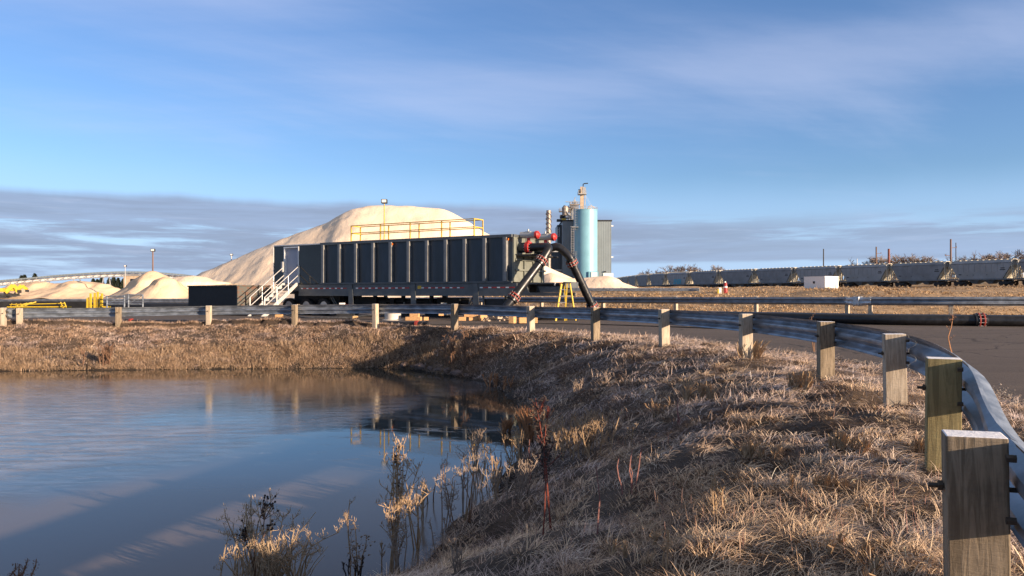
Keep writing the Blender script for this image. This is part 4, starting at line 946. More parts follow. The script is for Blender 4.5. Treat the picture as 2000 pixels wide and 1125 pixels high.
o = MB().box(-0.16, 0.16, -0.15, 0.15, 0, 0.62).build('white_canister', M['white'], bevel=0.03); o.location = (*XY(867, 41.5), YZ+0.15); tag(o, 'tall white canister standing under the trailer right half', 'canister')
o = thing('jerrycan', 'small red and white can near the second trailer leg', 'can', (*XY(673, 43.5), YZ+0.45))
MB().box(-0.28, 0.02, -0.1, 0.1, 0, 0.30).build('can_body', M['white'], o, bevel=0.02); MB().box(0.02, 0.24, -0.1, 0.1, 0, 0.22).build('red_can', M['red'], o, bevel=0.02)
MB().box(-0.4, 0.4, -0.2, 0.2, -0.45, 0.0).build('stand', M['dark'], o)
# step ladder
ld = thing('step_ladder', 'yellow A-frame stepladder standing on the road right of the trailer', 'ladder', (*XY(1105, 36.4), YZ), R(-6))
hh = 1.72; w0, w1 = 0.21, 0.13; 
b = MB()
for s in (-1, 1): b.bar((s*w0-0.24, -0.30, 0.0), (s*w1-0.06, -0.06, hh), 0.055, 0.085)
b.build('front_rails', M['fibre'], ld)
b = MB()
for s in (-1, 1): b.bar((s*w0+0.24, 0.30, 0.0), (s*w1+0.06, 0.06, hh), 0.05, 0.06)
b.build('rear_rails', M['fibre'], ld)
for k in range(5):
    t = (k+0.9)/5.9; MB().box(-(w0+(w1-w0)*t)-0.24+0.18*t, (w0+(w1-w0)*t)-0.24+0.18*t, -0.32+0.24*t-0.03, -0.25+0.24*t+0.03, hh*t-0.015, hh*t+0.015).build('step', M['steel'], ld)
b = MB()
for k in range(2): t = (k+1)/3; b.bar((-(w0+(w1-w0)*t)+0.24-0.18*t, 0.30-0.24*t, hh*t), ((w0+(w1-w0)*t)+0.24-0.18*t, 0.30-0.24*t, hh*t), 0.03)
b.build('rear_brace', M['steel'], ld)
MB().box(-w1-0.10, w1+0.10, -0.14, 0.14, hh, hh+0.04).build('top_cap', M['dark'], ld)
# yellow rack
yk = thing('yellow_rack', 'yellow upright pipe rack standing beyond the left guardrail', 'rack', (*XY(190, 44), YZ))
b = MB()
for (px, top) in ((171, 583), (177, 573), (185, 572), (191, 570), (197, 578), (199, 573)):
    q = P(px, top, 44); b.bar((q.x, 44, YZ), (q.x, 44, q.z), 0.09)
for z0 in (582, 588, 597): a = P(170, z0, 44); c = P(200, z0, 44); b.bar(a+Vector((0, 0.06, 0)), c+Vector((0, 0.06, 0)), 0.06)
b.build('uprights', M['fibre'], yk, world=True); b = MB(); a = P(170, 600, 44.5); c = P(215, 600, 44.3); b.bar(a, c, 0.12); b.bar((a.x, 43.8, YZ+.05), (a.x, 45, YZ+.05), 0.1); b.bar((c.x-0.4, 43.8, YZ+.05), (c.x-0.4, 45, YZ+.05), 0.1); b.bar((c.x-.4, 44.4, YZ), (c.x-.4, 44.4, a.z), .08); b.bar((a.x, 44.4, YZ), (a.x, 44.4, a.z), .08); b.build('base', M['fibre'], yk, world=True)
# grey tube gates
for (p0, p1, top, dd, l) in ((209, 243, 577.5, 43.5, 'grey tube gate panel right of the yellow rack'), (251, 279, 575, 45.5, 'second grey tube panel, between the gate panel and the small sand heap')):
    gt = thing('tube_gate', l, 'gate', (*XY((p0+p1)/2, dd), YZ)); b = MB()
    for px in (p0, p1): q = P(px, top, dd); b.cyl((q.x, dd, YZ), q, 0.045, 8)
    b.build('uprights', M['galv'], gt, world=True); b = MB()
    for z in (top+1, (top+594)/2, 594): b.cyl(P(p0, z, dd), P(p1, z, dd), 0.035, 8)
    b.bar(P(p0, 594, dd), P(p1, top+1, dd), 0.03); b.build('rails', M['galv'], gt, world=True)
# low black tray with yellow frames
o = thing('scrap_tray', 'low black open tray with yellow frames piled in it, far left', 'tray', (*XY(58, 46), YZ))
a, c = P(27, 587, 46.5), P(90, 594, 43)
b = MB(); b.box(a.x, c.x, 44.5, 44.6, YZ, 0.35); b.box(a.x, c.x, 47.0, 47.1, YZ, 0.72); b.box(a.x, a.x+0.1, 44.6, 47.0, YZ, 0.72); b.box(c.x-0.1, c.x, 44.6, 47.0, YZ, 0.3); b.box(a.x+.1, c.x-.1, 44.6, 47.0, YZ, YZ+0.1); b.build('tray_body', M['black'], o, world=True)
fr = MB()
for k in range(3):
    x = a.x+0.4+k*0.26; fr.bar((x, 45.3, 0.35), (x+0.5, 46.3, 0.62+0.04*(k % 3)), 0.05); fr.bar((x+0.3, 45.0, 0.30), (x-0.2, 46.0, 0.60), 0.04)
fr.bar((a.x+0.5, 45.1, 0.42), (c.x+0.1, 45.3, 0.42), 0.06); fr.bar((a.x+0.4, 45.5, 0.55), (c.x-0.2, 45.2, 0.62), 0.05)
fr.build('yellow_frames', M['fibre'], o, world=True)
o = thing('yellow_trestle', 'small leaning yellow trestle right of the low black tray', 'trestle', (*XY(122, 45), YZ))
b = MB()
for px in (118, 125): b.bar(P(px, 590, 45), (P(px+6, 590, 45).x, 45.3, YZ), 0.05)
for z in (593, 598): b.bar(P(118, z, 45), P(127, z, 45), 0.04)
b.build('frame', M['fibre'], o, world=True)
# rust streaked waste bin
bc = thing('waste_bin', 'large open steel bin, black side in shade and rusty end lit, left of the stairs', 'bin', (-15.79, 45.5, YZ), math.atan2(-3.0, 3.99))
Lb = 4.99; hb = 1.68
# local: x along black side (corner at 0, left corner at -Lb), y away from the camera
MB().box(-Lb, -0.03, 0, 0.06, 0.05, hb).build('black_side', M['black'], bc)
rp = MB(); rp.box(-0.03, 0.05, 0.0, 2.2, 0.05, hb)
rp.box(0.05, 0.07, 0.02, 2.18, hb*0.48, hb*0.52); rp.box(0.05, 0.08, 0.0, 0.06, 0.05, hb); rp.box(0.05, 0.08, 2.12, 2.2, 0.05, hb); rp.build('rusty_end', M['rusty'], bc, label='rust streaked lit end of the bin')
b = MB(); b.box(-Lb, 0.0, 2.14, 2.2, 0.05, hb); b.box(-Lb, -Lb+0.06, 0.06, 2.14, 0.05, hb); b.box(-Lb+.06, -0.03, 0.06, 2.14, 0.05, 0.1); b.build('far_walls', M['black'], bc)
b = MB(); b.box(-Lb-0.05, 0.07, -0.05, 0.09, hb, hb+0.07); b.box(-0.05, 0.09, 0.09, 2.25, hb, hb+0.07); b.build('rim', M['rusty'], bc)
b = MB(); b.box(0.08, 0.2, 2.0, 2.2, 0.9, 1.6); b.build('latch', M['dark'], bc)
b = MB()
for k in range(9): b.bar((-3.6+k*0.22, 0.5+0.1*(k % 3), hb+0.02), (-3.2+k*0.24, 1.2, hb+0.18-0.03*(k % 2)), 0.08, 0.03)
tag(b.build('waste_boards', M['timber2'], None), 'few pale boards poking above the rim of the big bin', 'boards', kind='stuff')
bw = bpy.data.objects[[o.name for o in bpy.data.objects if o.name.startswith('waste_boards')][0]]; bw.matrix_world = MATS[bc.name]

# ================================================================ poles and lamps
def flood(px, ytop, d, zbase, label, r=0.05, head=0.28, m='yellow', hm='dark'):
    q = P(px, ytop, d); o = thing('light_pole', label, 'lamp post', (q.x, d, zbase))
    MB().tube([(q.x, d, zbase), (q.x, d, q.z)], [r*1.2, r], 10).build('pole', M[m], o, world=True)
    b = MB(); b.box(q.x-head*0.75, q.x+head*0.75, d-0.12, d+0.2, q.z-head*0.1, q.z+head); h = b.build('lamp_head', M[hm], o, world=True, bevel=0.02)
    b = MB(); b.box(q.x-head*0.55, q.x+head*0.6, d-0.135, d-0.12, q.z+head*0.12, q.z+head*0.85); b.build('lamp_glass', M['lamp'], o, world=True)
flood(750.5, 396.5, 46.5, YZ, 'slim pole with a white floodlight rising behind the trailer railing', 0.028, 0.22, 'yellow')
flood(298.5, 491, 104, 2.0, 'brown pole with a small lamp rising behind the small sand heap', 0.085, 0.35, 'brownpole', 'dark')
flood(244.5, 521, 190, 2.0, 'tiny distant lamp pole above the arched conveyor', 0.06, 0.4, 'steel', 'dark')
flood(452, 499, 142, 2.0, 'small floodlight poking above the left slope of the great sand pile', 0.08, 0.32, 'steel', 'dark')

# ================================================================ sand piles
def pile(name, label, sil, d, slope=0.62, m='sand', zb=None, nz=0.5, dx=0.5, back=1.0, seed=0, rnd=2.0, ridge=None):
    px = np.array([s[0] for s in sil], float); py = np.array([s[1] for s in sil], float)
    X = (px-1000)/F*d; Z = EYE-(py-HOR)/F*d
    xs = np.arange(X[0]-1, X[-1]+1, dx); zc = np.interp(xs, X, Z)
    base = height(np.array([X.mean()]), np.array([d]), False)[0]-0.4 if zb is None else zb
    hm = (Z.max()-base)/slope+2
    ys = np.concatenate([np.linspace(-hm, 0, int(hm/dx/1.2)+6), np.linspace(0, hm*back, 14)[1:]])
    XX, YY = np.meshgrid(xs, ys); ZC = np.tile(zc, (len(ys), 1))
    a = np.sqrt(YY**2+rnd**2)-rnd
    sl = slope*(0.9+0.25*fbm(XX, YY*0.2, 0.06, seed+7))
    ZZ = ZC-a*sl
    gul = (fbm(XX, YY*0.12+seed, 0.55, seed+3, 3)-0.5)*nz*0.35*np.clip(a/6, 0, 1)
    lump = (fbm(XX, YY, 0.16, seed+11)-0.5)*nz*0.8*np.clip(a/5, 0, 1)
    ZZ = ZZ+gul+lump+(fbm(XX, YY*0.8, 0.5, seed+17, 5)-0.5)*nz*0.55
    # spread at the foot
    foot = np.clip((ZZ-base)/2.5, -3, 1); ZZ = np.where(foot < 1, base+2.5*(np.exp(np.minimum(foot, 1)-1))-0.25, ZZ); ZZ = np.where(foot < -2.5, base-0.5, ZZ)
    nx_, ny_ = len(xs), len(ys); id_ = np.arange(nx_*ny_).reshape(ny_, nx_)
    Fq = np.stack([id_[:-1, :-1].ravel(), id_[:-1, 1:].ravel(), id_[1:, 1:].ravel(), id_[1:, :-1].ravel()], 1)
    cx, cy = float(X.mean()), float(d)
    ob = np_mesh(name, np.stack([XX.ravel()-cx, YY.ravel()+d-cy, ZZ.ravel()], 1), Fq, M[m], None, True)
    ob.location = (cx, cy, 0); tag(ob, label, 'sand pile', 'piles of pale sand in the yard'); return ob
pile('sand_pile', 'enormous pale sand pile with a flat top behind the trailer',
     [(300, 566), (340, 557), (375, 543), (400, 530), (470, 503), (545, 470), (600, 449), (640, 434), (665, 422), (680, 412), (697, 406), (715, 403), (745, 402), (790, 402), (835, 405), (860, 408), (878, 413), (895, 422), (915, 434), (940, 450), (980, 474), (1020, 497), (1066, 520), (1110, 539), (1140, 556), (1160, 566)], 138, 0.60, 'sand', 0.0, 0.9, 0.55, 1.2, 1, 3)
pile('sand_pile', 'low smooth sand pile in front of the silo foot, right of the slanting pipe',
     [(1050, 540), (1075, 533), (1105, 543), (1130, 545), (1150, 542), (1170, 540), (1186, 538), (1200, 542), (1215, 548), (1230, 554), (1253, 564), (1270, 570)], 118, 0.45, 'sand', 0.8, 0.5, 0.5, 1.0, 5, 3)
pile('sand_pile', 'small pointed sand heap with a shadowed crease, left of the black bin',
     [(205, 588), (225, 575), (245, 560), (262, 549), (280, 539), (293, 531), (300, 529.5), (310, 532), (322, 538), (340, 545), (356, 553), (372, 566), (386, 580)], 88, 0.60, 'sand2', -0.1, 0.9, 0.3, 1.0, 9, 1.5)
pile('sand_pile', 'rounded front shoulder of sand at the foot of the small pointed heap',
     [(255, 588), (270, 573), (288, 557), (305, 546), (322, 541), (340, 546), (352, 556), (362, 570), (372, 584)], 78, 0.75, 'sand2', -0.1, 0.7, 0.25, 1.0, 14, 1.5)
pile('sand_pile', 'long low lumpy sand ridge at the far left',
     [(-160, 575), (-60, 566), (0, 561), (25, 556), (50, 552), (80, 551), (120, 553), (135, 554), (143, 551), (155, 548.5), (168, 549), (185, 552), (205, 555), (225, 559), (240, 566), (252, 576), (262, 586)], 115, 0.38, 'sand2', 0.0, 1.6, 0.4, 1.0, 21, 2)
pile('sand_pile', 'low sand shoulder sloping between the pointed heap and the great pile',
     [(300, 556), (330, 546), (350, 541), (375, 538), (395, 541), (430, 548), (470, 560), (500, 575)], 112, 0.40, 'sand', 0.2, 0.8, 0.4, 1.0, 27, 3)

# ================================================================ conveyor, diggers, far trees on the left
cv = thing('conveyor', 'long arched covered conveyor on pale truss supports beyond the left sand ridge', 'conveyor', (*XY(230, 230), 0.5))
cpx = [(-80, 560), (0, 549), (60, 543.5), (120, 538), (180, 533.8), (235, 531.6), (290, 532.2), (340, 535.5), (380, 540), (430, 548)]
cp = [P(px, py, 230) for px, py in cpx]; cc = [Vector(p) for p in catmull([tuple(p) for p in cp], 4)]
b = MB()
for i in range(len(cc)-1): b.bar(cc[i], cc[i+1], 1.6, 0.42)
b.build('roof', M['clad'], cv, world=True)
b = MB(); hT = 1.0
for i in range(len(cc)-1):
    for s in (-0.8, 0.8):
        p, q = cc[i]+Vector((0, s, -0.3)), cc[i+1]+Vector((0, s, -0.3)); p2, q2 = p-Vector((0, 0, hT)), q-Vector((0, 0, hT))
        b.bar(p2, q2, 0.16); b.bar(p, p2, 0.09); b.bar(p2, q, 0.08)
b.build('truss', M['steel'], cv, world=True)
b = MB()
for i in range(len(cc)-1): b.bar(cc[i]+Vector((0, 0.5, -0.7)), cc[i+1]+Vector((0, 0.5, -0.7)), 0.05, 0.8)
b.build('side_cladding', M['white'], cv, world=True)
for i in range(2, len(cc), 4):
    b = MB(); p = cc[i]
    for s in (-0.9, 0.9): b.bar(p+Vector((s*0.4, s, -1.2)), (p.x+s*1.4, p.y+s, 0.0), 0.22)
    b.bar((p.x-0.9, p.y, p.z*0.55), (p.x+0.9, p.y, p.z*0.55), 0.15); b.build('trestle', M['steel'], cv, world=True)
def digger(px, d, label, s=1.0, z0=None):
    x, y = XY(px, d); z = (0.6 if z0 is None else z0); o = thing('excavator', label, 'excavator', (x, y, z), R(20))
    b = MB()
    for q in (-1.1, 1.1): b.prism([(-1.8*s, 0.1), (-1.5*s, 0), (1.5*s, 0), (1.8*s, 0.1), (1.9*s, 0.5), (1.5*s, 0.9*s), (-1.5*s, 0.9*s), (-1.9*s, 0.5)], q-0.3, q+0.3)
    b.build('tracks', M['dark'], o)
    b = MB(); b.prism([(-2.0*s, 1.0), (1.2*s, 1.0), (1.2*s, 1.8*s), (-1.2*s, 2.1*s), (-2.0*s, 1.9*s)], -1.2, 1.2); b.build('body', M['fibre'], o)
    b = MB(); b.prism([(0.2*s, 1.8*s), (1.3*s, 1.8*s), (1.2*s, 3.0*s), (0.3*s, 3.0*s)], -1.1, 0.0); b.build('cab', M['fibre'], o)
    b = MB(); b.bar((1.0*s, 0.5, 1.6*s), (3.2*s, 0.5, 4.0*s), 0.35, 0.5); b.bar((3.2*s, 0.5, 4.0*s), (5.0*s, 0.5, 2.4*s), 0.3, 0.4); b.build('boom', M['fibre'], o)
    b = MB(); b.prism([(4.6*s, 2.5*s), (5.4*s, 2.3*s), (5.3*s, 1.4*s), (4.5*s, 1.6*s)], 0.0, 1.0); b.build('bucket', M['dark'], o)
digger(2, 104, 'yellow excavator at the very left edge behind the sand ridge', 0.40, 0.75)
digger(23, 106, 'yellow excavator second from the left edge behind the sand ridge', 0.34, 0.95)
o = thing('site_office', 'small tan flat-roofed hut behind the low sand, left of the pointed heap', 'hut', (*XY(266, 200), 1.0))
MB().box(-2.2, 2.2, -2, 2, 0, 4.8).build('wall', M['tan'], o); MB().box(-2.4, 2.4, -2.2, 2.2, 4.8, 5.1).build('roof', M['steel'], o); MB().box(-0.5, 0.5, -2.05, -2.0, 2.8, 4.0).build('window', M['gloss'], o)
def conifer_mesh(h, seed):
    r = random.Random(seed); b = MB()
    for k in range(900):
        t = r.random()**0.8; a = r.random()*6.28; rad = (1-t)*h*0.30*(0.5+0.7*r.random())+0.1; z = h*0.12+t*h*0.88+r.uniform(-.1, .1)
        c = Vector((rad*math.cos(a), rad*math.sin(a), z-rad*0.25)); s = h*0.045*(0.6+r.random())
        d = Vector((math.cos(a), math.sin(a), -0.3)).normalized(); w = Vector((-math.sin(a), math.cos(a), r.uniform(-.5, .5)))
        b.add([c-d*s*1.5, c+w*s*0.6, c+d*s*1.5, c-w*s*0.6+Vector((0, 0, s*0.5))], [(0, 1, 2, 3)])
    return b
for i, (px, h, l) in enumerate(((42, 7.6, 'dark conifer just above the conveyor roof near the left edge'), (48, 7.8, 'dark conifer right of the one above the conveyor roof'), (68, 8.3, 'lone dark conifer tip above the conveyor'),
        (182, 6.2, 'dark conifer left of the pair under the conveyor arch'), (190, 6.0, 'second dark conifer under the conveyor arch'), (198, 6.6, 'third dark conifer under the conveyor arch'),
        (213, 6.4, 'conifer at the left of the far clump under the arch'), (222, 6.9, 'tall conifer in the far clump under the arch'), (231, 6.4, 'middle conifer of the far clump under the arch'), (241, 6.2, 'conifer right of the middle of the far clump'), (250, 6.0, 'low conifer in the far clump near the hut'), (258, 5.7, 'lowest conifer of the far clump beside the hut'))):
    d = 290 if i > 2 else 300; z0 = 0.6
    o = thing('conifer', l, 'tree', (*XY(px, d), z0), group='dark conifers beyond the sand yard')
    conifer_mesh(h, i).build('crown', M['conif'], o); MB().tube([(0, 0, -0.5), (0, 0, h*0.8)], [0.25, 0.05], 6).build('trunk', M['bark'], o)

# ================================================================ silo works
SD = 300.0; zg = 2.5
def bx(px0, px1, y0, y1, d, dep, name, m, parent, bevel=0):
    a = P(px0, y0, d); c = P(px1, y1, d); return MB().box(a.x, c.x, d, d+dep, min(a.z, c.z), max(a.z, c.z)).build(name, M[m], parent, world=True, bevel=bevel)
bl = thing('plant_building', 'tall grey-blue clad plant building behind the light blue silo', 'building', (*XY(1145, SD+8), zg))
x0, x1 = P(1099, 432, SD+6).x, P(1194, 432, SD+6).x; zt = P(0, 432, SD+6).z
wl = MB().box(x0, x1, SD+6, SD+30, zg-3, zt).build('wall', M['clad'], bl, world=True)
MB().box(x0-0.3, x1+0.3, SD+5.7, SD+30.3, zt, zt+0.5).build('roof', M['dark'], bl, world=True)
a = P(1178, 536, SD+6); dd_ = MB().box(a.x, a.x+3.9, SD+5.75, SD+5.95, zg-1, P(0, 533.5, SD+6).z).build('door', M['white'], bl, world=True)
q = P(1181, 530.5, SD+6); MB().box(q.x-0.3, q.x+0.5, SD+5.4, SD+6, q.z-.2, q.z+.2).build('wall_lamp', M['dark'], bl, world=True)
q = P(1195.5, 441, SD+6); q2 = P(1195.5, 502, SD+6)
for k, p_ in enumerate((q, q2)): MB().box(x1, x1+0.8, SD+6.2, SD+6.8, p_.z-0.25, p_.z+0.25).build('wall_lamp', M['white'], bl, world=True)
an = thing('plant_annex', 'lower dark blue building block left of the tall plant building', 'building', (*XY(1080, SD+10), zg))
a, c = P(1060, 480, SD+14), P(1099, 480, SD+14)
MB().box(a.x, x0-0.05, SD+12, SD+28, zg-3, P(0, 484, SD+14).z).build('wall', M['clad2'] if 'clad2' in M else M['trailer'], an, world=True)
MB().box(P(1088, 0, SD+14).x, x0-0.1, SD+12.3, SD+27, P(0, 484, SD+14).z, P(0, 440, SD+14).z).build('shade_dark_wall', M['trailer'], an, world=True)  # dark paint stands in for shade on the building's left face
MB().box(P(1075, 0, SD+12).x, x0+0.4, SD+11.8, SD+12.3, P(0, 530, SD+12).z, P(0, 526, SD+12).z).build('ledge', M['steel'], an, world=True)
b = MB()
for k in range(5): p_ = P(1062+k*6, 480, SD+16); b.cyl((p_.x, SD+16, P(0, 484, SD+14).z), (p_.x, SD+16, P(0, 484, SD+14).z+1.1), 0.35, 8)
b.build('roof_vents', M['steel'], an, world=True)
si = thing('silo', 'tall light blue cylindrical silo with a caged ladder', 'silo', (*XY(1143, SD-2), zg))
sx_ = P(1143.5, 0, SD).x; rs = 23.2/F*SD; zs = P(0, 411, SD).z; n = 48
b = MB(); b.tube([(sx_, SD, zg-3), (sx_, SD, zs)], rs, n); so_ = b.build('shell', M['silo'], si, world=True, smooth=True)
b = MB(); b.tube([(sx_, SD, P(0, 499, SD).z-0.1), (sx_, SD, P(0, 499, SD).z+0.1)], rs+0.06, n); b.tube([(sx_, SD, zs-0.2), (sx_, SD, zs+0.15)], rs+0.1, n); b.build('hoop', M['silo'], si, world=True)
b = MB()
for k in range(28):
    a_ = 2*math.pi*k/28; b.cyl((sx_+rs*math.cos(a_), SD+rs*math.sin(a_), zs), (sx_+rs*math.cos(a_), SD+rs*math.sin(a_), zs+1.1), 0.05, 4)
for z in (0.55, 1.1): b.tube([(sx_+rs*math.cos(2*math.pi*k/32), SD+rs*math.sin(2*math.pi*k/32), zs+z) for k in range(33)], 0.05, 4)
b.build('roof_railing', M['steel'], si, world=True)
b = MB(); b.box(P(1147, 0, SD).x, P(1166, 0, SD).x, SD-rs-0.6, SD-rs+2, zg-3, P(0, 531, SD).z); b.build('door_housing', M['silo'], si, world=True)
b = MB(); b.box(P(1152, 0, SD).x, P(1163.5, 0, SD).x, SD-rs-0.8, SD-rs-0.61, zg-3, P(0, 532.5, SD).z); b.build('door', M['white'], si, world=True)
lx = P(1119.5, 0, SD).x; b = MB()
def cage(b, cx, cy, z0, z1, w=0.7, r=0.06):
    for s in (-w, w): b.cyl((cx+s, cy, z0), (cx+s, cy, z1), r*1.6, 4)
    for s in (-w*0.6, w*0.6): b.cyl((cx+s, cy-w*1.2, z0), (cx+s, cy-w*1.2, z1), r, 4)
    k = z0
    while k < z1: b.bar((cx-w, cy, k), (cx+w, cy, k), r*1.6); b.bar((cx-w, cy, k), (cx-w*.6, cy-w*1.2, k), r); b.bar((cx+w, cy, k), (cx+w*.6, cy-w*1.2, k), r); b.bar((cx-w*.6, cy-w*1.2, k), (cx+w*.6, cy-w*1.2, k), r); k += 0.9
cage(b, lx-0.4, SD-rs*0.5, P(0, 500, SD).z, P(0, 443, SD).z); cage(b, lx+0.9, SD-rs*0.5, P(0, 450, SD).z, P(0, 405, SD).z); cage(b, lx+1.2, SD-rs*0.5, P(0, 520, SD).z, P(0, 492, SD).z)
b.build('caged_ladder', M['steel'], si, world=True)
b = MB(); q = P(1122, 445, SD); b.box(q.x-1.2, q.x+1.2, SD-rs*0.5-1.5, SD-rs*0.5+.4, q.z-0.1, q.z+0.1); b.build('ladder_landing', M['steel'], si, world=True)
# head house on the silo
def platform(b, cx, cy, z, w, dp=2.0, rail=1.1):
    b.box(cx-w, cx+w, cy-dp, cy+dp, z-0.25, z)
    for sx2 in (-w, 0, w): b.cyl((cx+sx2, cy-dp, z), (cx+sx2, cy-dp, z+rail), 0.07, 4); b.cyl((cx+sx2, cy+dp, z), (cx+sx2, cy+dp, z+rail), 0.07, 4)
    for r_ in (rail*0.5, rail):
        b.bar((cx-w, cy-dp, z+r_), (cx+w, cy-dp, z+r_), 0.09); b.bar((cx-w, cy+dp, z+r_), (cx+w, cy+dp, z+r_), 0.09)
mx = P(1137, 0, SD).x
ms = thing('bucket_elevator', 'tall tan bucket elevator leg with a railed platform rising from the silo roof', 'elevator', (mx, SD, zs))
MB().box(mx-0.75, mx+0.55, SD-0.5, SD+0.5, zs, P(0, 365, SD).z).build('leg_casing', M['tan'], ms, world=True)
b = MB(); platform(b, mx, SD, P(0, 379, SD).z, 1.55); b.build('platform', M['steel'], ms, world=True)
MB().cyl((mx-1.5, SD-1, P(0, 374, SD).z), (mx-0.6, SD-1, P(0, 374, SD).z), 0.7, 12).build('motor', M['dark'], ms, world=True)
b = MB(); b.tube([P(1139, 368, SD), P(1139, 360, SD), P(1141, 358.6, SD), P(1148.5, 358, SD)], 0.20, 6); b.build('hoist_arm', M['dark'], ms, world=True)
b = MB(); b.box(mx+0.1, mx+1.3, SD-0.6, SD+0.6, P(0, 378, SD).z, P(0, 366, SD).z); b.build('head_box', M['steel'], ms, world=True)
b = MB(); cage(b, mx+0.95, SD, zs, P(0, 380, SD).z, 0.35, 0.05); b.build('ladder', M['steel'], ms, world=True)
for k in (1, 2): MB().cyl(P(1141+k, 380, SD), P(1152+k*4, 408, SD), 0.03, 3).build('guy_wire', M['steel'], ms, world=True)
b = MB(); b.tube([P(1149, 404, SD-3), P(1155, 402, SD-3), P(1162, 407, SD-3)], 0.18, 6); b.box(P(1147, 0, SD).x, P(1155, 0, SD).x, SD-1.5, SD+1.5, zs, zs+0.9); b.build('roof_vents', M['tan'], ms, world=True)
def tower(cx, ztop, zbot, label, plats, arm, parent_d):
    o = thing('elevator_tower', label, 'elevator', (cx, parent_d, zbot)); w = 0.9
    b = MB()
    for sx2 in (-w, w):
        for sy in (-w, w): b.bar((cx+sx2, parent_d+sy, zbot), (cx+sx2, parent_d+sy, ztop), 0.16)
    z = zbot; f_ = 1
    while z < ztop-1.5:
        for sy in (-w, w): b.bar((cx-w*f_, parent_d+sy, z), (cx+w*f_, parent_d+sy, z+1.6), 0.12); b.bar((cx-w, parent_d+sy, z+1.6), (cx+w, parent_d+sy, z+1.6), 0.12)
        z += 1.6; f_ = -f_
    b.build('lattice', M['steel'], o, world=True)
    MB().box(cx-0.45, cx+0.4, parent_d-0.4, parent_d+0.4, zbot, ztop+0.6).build('leg_casing', M['steel'], o, world=True)
    for (zz, ww) in plats: b = MB(); platform(b, cx, parent_d, zz, ww, 1.6, 1.0); b.build('platform', M['stack'], o, world=True)
    b = MB(); b.tube([(cx, parent_d, ztop+0.6), (cx, parent_d, ztop+1.4), (cx+arm, parent_d, ztop+1.5)], 0.16, 6); b.build('hoist_arm', M['steel'], o, world=True)
    return o
tower(P(1124, 0, 306).x, P(0, 391, 306).z, P(0, 433, 306).z, 'pale lattice elevator tower just left of the silo top', [(P(0, 397, 306).z, 1.9), (P(0, 404, 306).z, 1.5)], 0.5, 310)
tower(P(1117.5, 0, 306).x, P(0, 397, 306).z, P(0, 433, 306).z, 'shorter lattice elevator tower with an arm pointing left', [(P(0, 404, 306).z, 1.5)], -2.0, 314)
t3 = tower(P(1104, 0, 306).x, P(0, 409, 306).z, P(0, 433, 306).z, 'leftmost elevator head with round dust drum on the plant roof', [(P(0, 411, 306).z, 2.2), (P(0, 424, 306).z, 1.8)], 0.3, 309)
b = MB(); cx = P(1104.5, 0, 306).x; b.tube([(cx, 308, P(0, 420, 306).z), (cx, 308, P(0, 405, 306).z), (cx+0.3, 308, P(0, 401, 306).z)], [1.0, 1.3, 0.8], 14); b.build('dust_drum', M['stack'], t3, world=True, smooth=True)
b = MB(); cx = P(1096, 0, 306).x; b.cyl((cx+.6, 308, P(0, 425, 306).z), (cx+.6, 308, P(0, 419, 306).z), 1.0, 14); b.box(cx-1.6, cx+1.6, 306, 309, P(0, 432, 306).z, P(0, 428, 306).z); b.build('fan_housing', M['dark'], t3, world=True)
b = MB(); b.box(P(1097, 0, 306).x, P(1105.5, 0, 306).x, 305.4, 306, P(0, 430, 306).z, P(0, 427, 306).z); b.build('yellow_hoist', M['fibre'], t3, world=True)
b = MB(); b.tube([P(1106, 412, 307), P(1116, 428, 307)], 0.3, 6); b.build('chute', M['steel'], t3, world=True)
b = MB(); cage(b, P(1091, 0, 305).x, 305.5, P(0, 462, 305).z, P(0, 444, 305).z, 0.4, 0.06); tag(b.build('wall_ladder', M['steel']), 'small caged ladder on the left edge of the plant annex', 'ladder')
sk = thing('exhaust_stack', 'tall round exhaust stack with spiral strakes left of the plant building', 'chimney', (*XY(1071.5, 290), 2.0))
cx = P(1071.5, 0, 290).x; zt_ = P(0, 411, 290).z; rr = 4.4/F*290
MB().tube([(cx, 290, 1.0), (cx, 290, zt_)], rr, 20).build('stack_shell', M['stack'], sk, world=True, smooth=True)
b = MB()
for s in range(3):
    for k in range(60):
        t = k/60; t2_ = (k+1)/60; z0 = zt_-0.5-t*16; z1 = zt_-0.5-t2_*16; a0 = t*6*math.pi+s*2.09; a1 = t2_*6*math.pi+s*2.09
        b.add([(cx+rr*math.cos(a0), 290+rr*math.sin(a0), z0), (cx+(rr+.28)*math.cos(a0), 290+(rr+.28)*math.sin(a0), z0), (cx+(rr+.28)*math.cos(a1), 290+(rr+.28)*math.sin(a1), z1), (cx+rr*math.cos(a1), 290+rr*math.sin(a1), z1)], [(0, 1, 2, 3)])
b.build('strakes', M['stack'], sk, world=True)
b = MB(); q = P(1079, 487, 290); b.box(cx+rr, cx+rr+2.6, 289, 291, q.z-1.0, q.z-.7); b.cyl((cx+rr+1.2, 290, q.z-.7), (cx+rr+1.2, 290, q.z+.6), 0.7, 10); b.build('duct_head', M['steel'], sk, world=True)

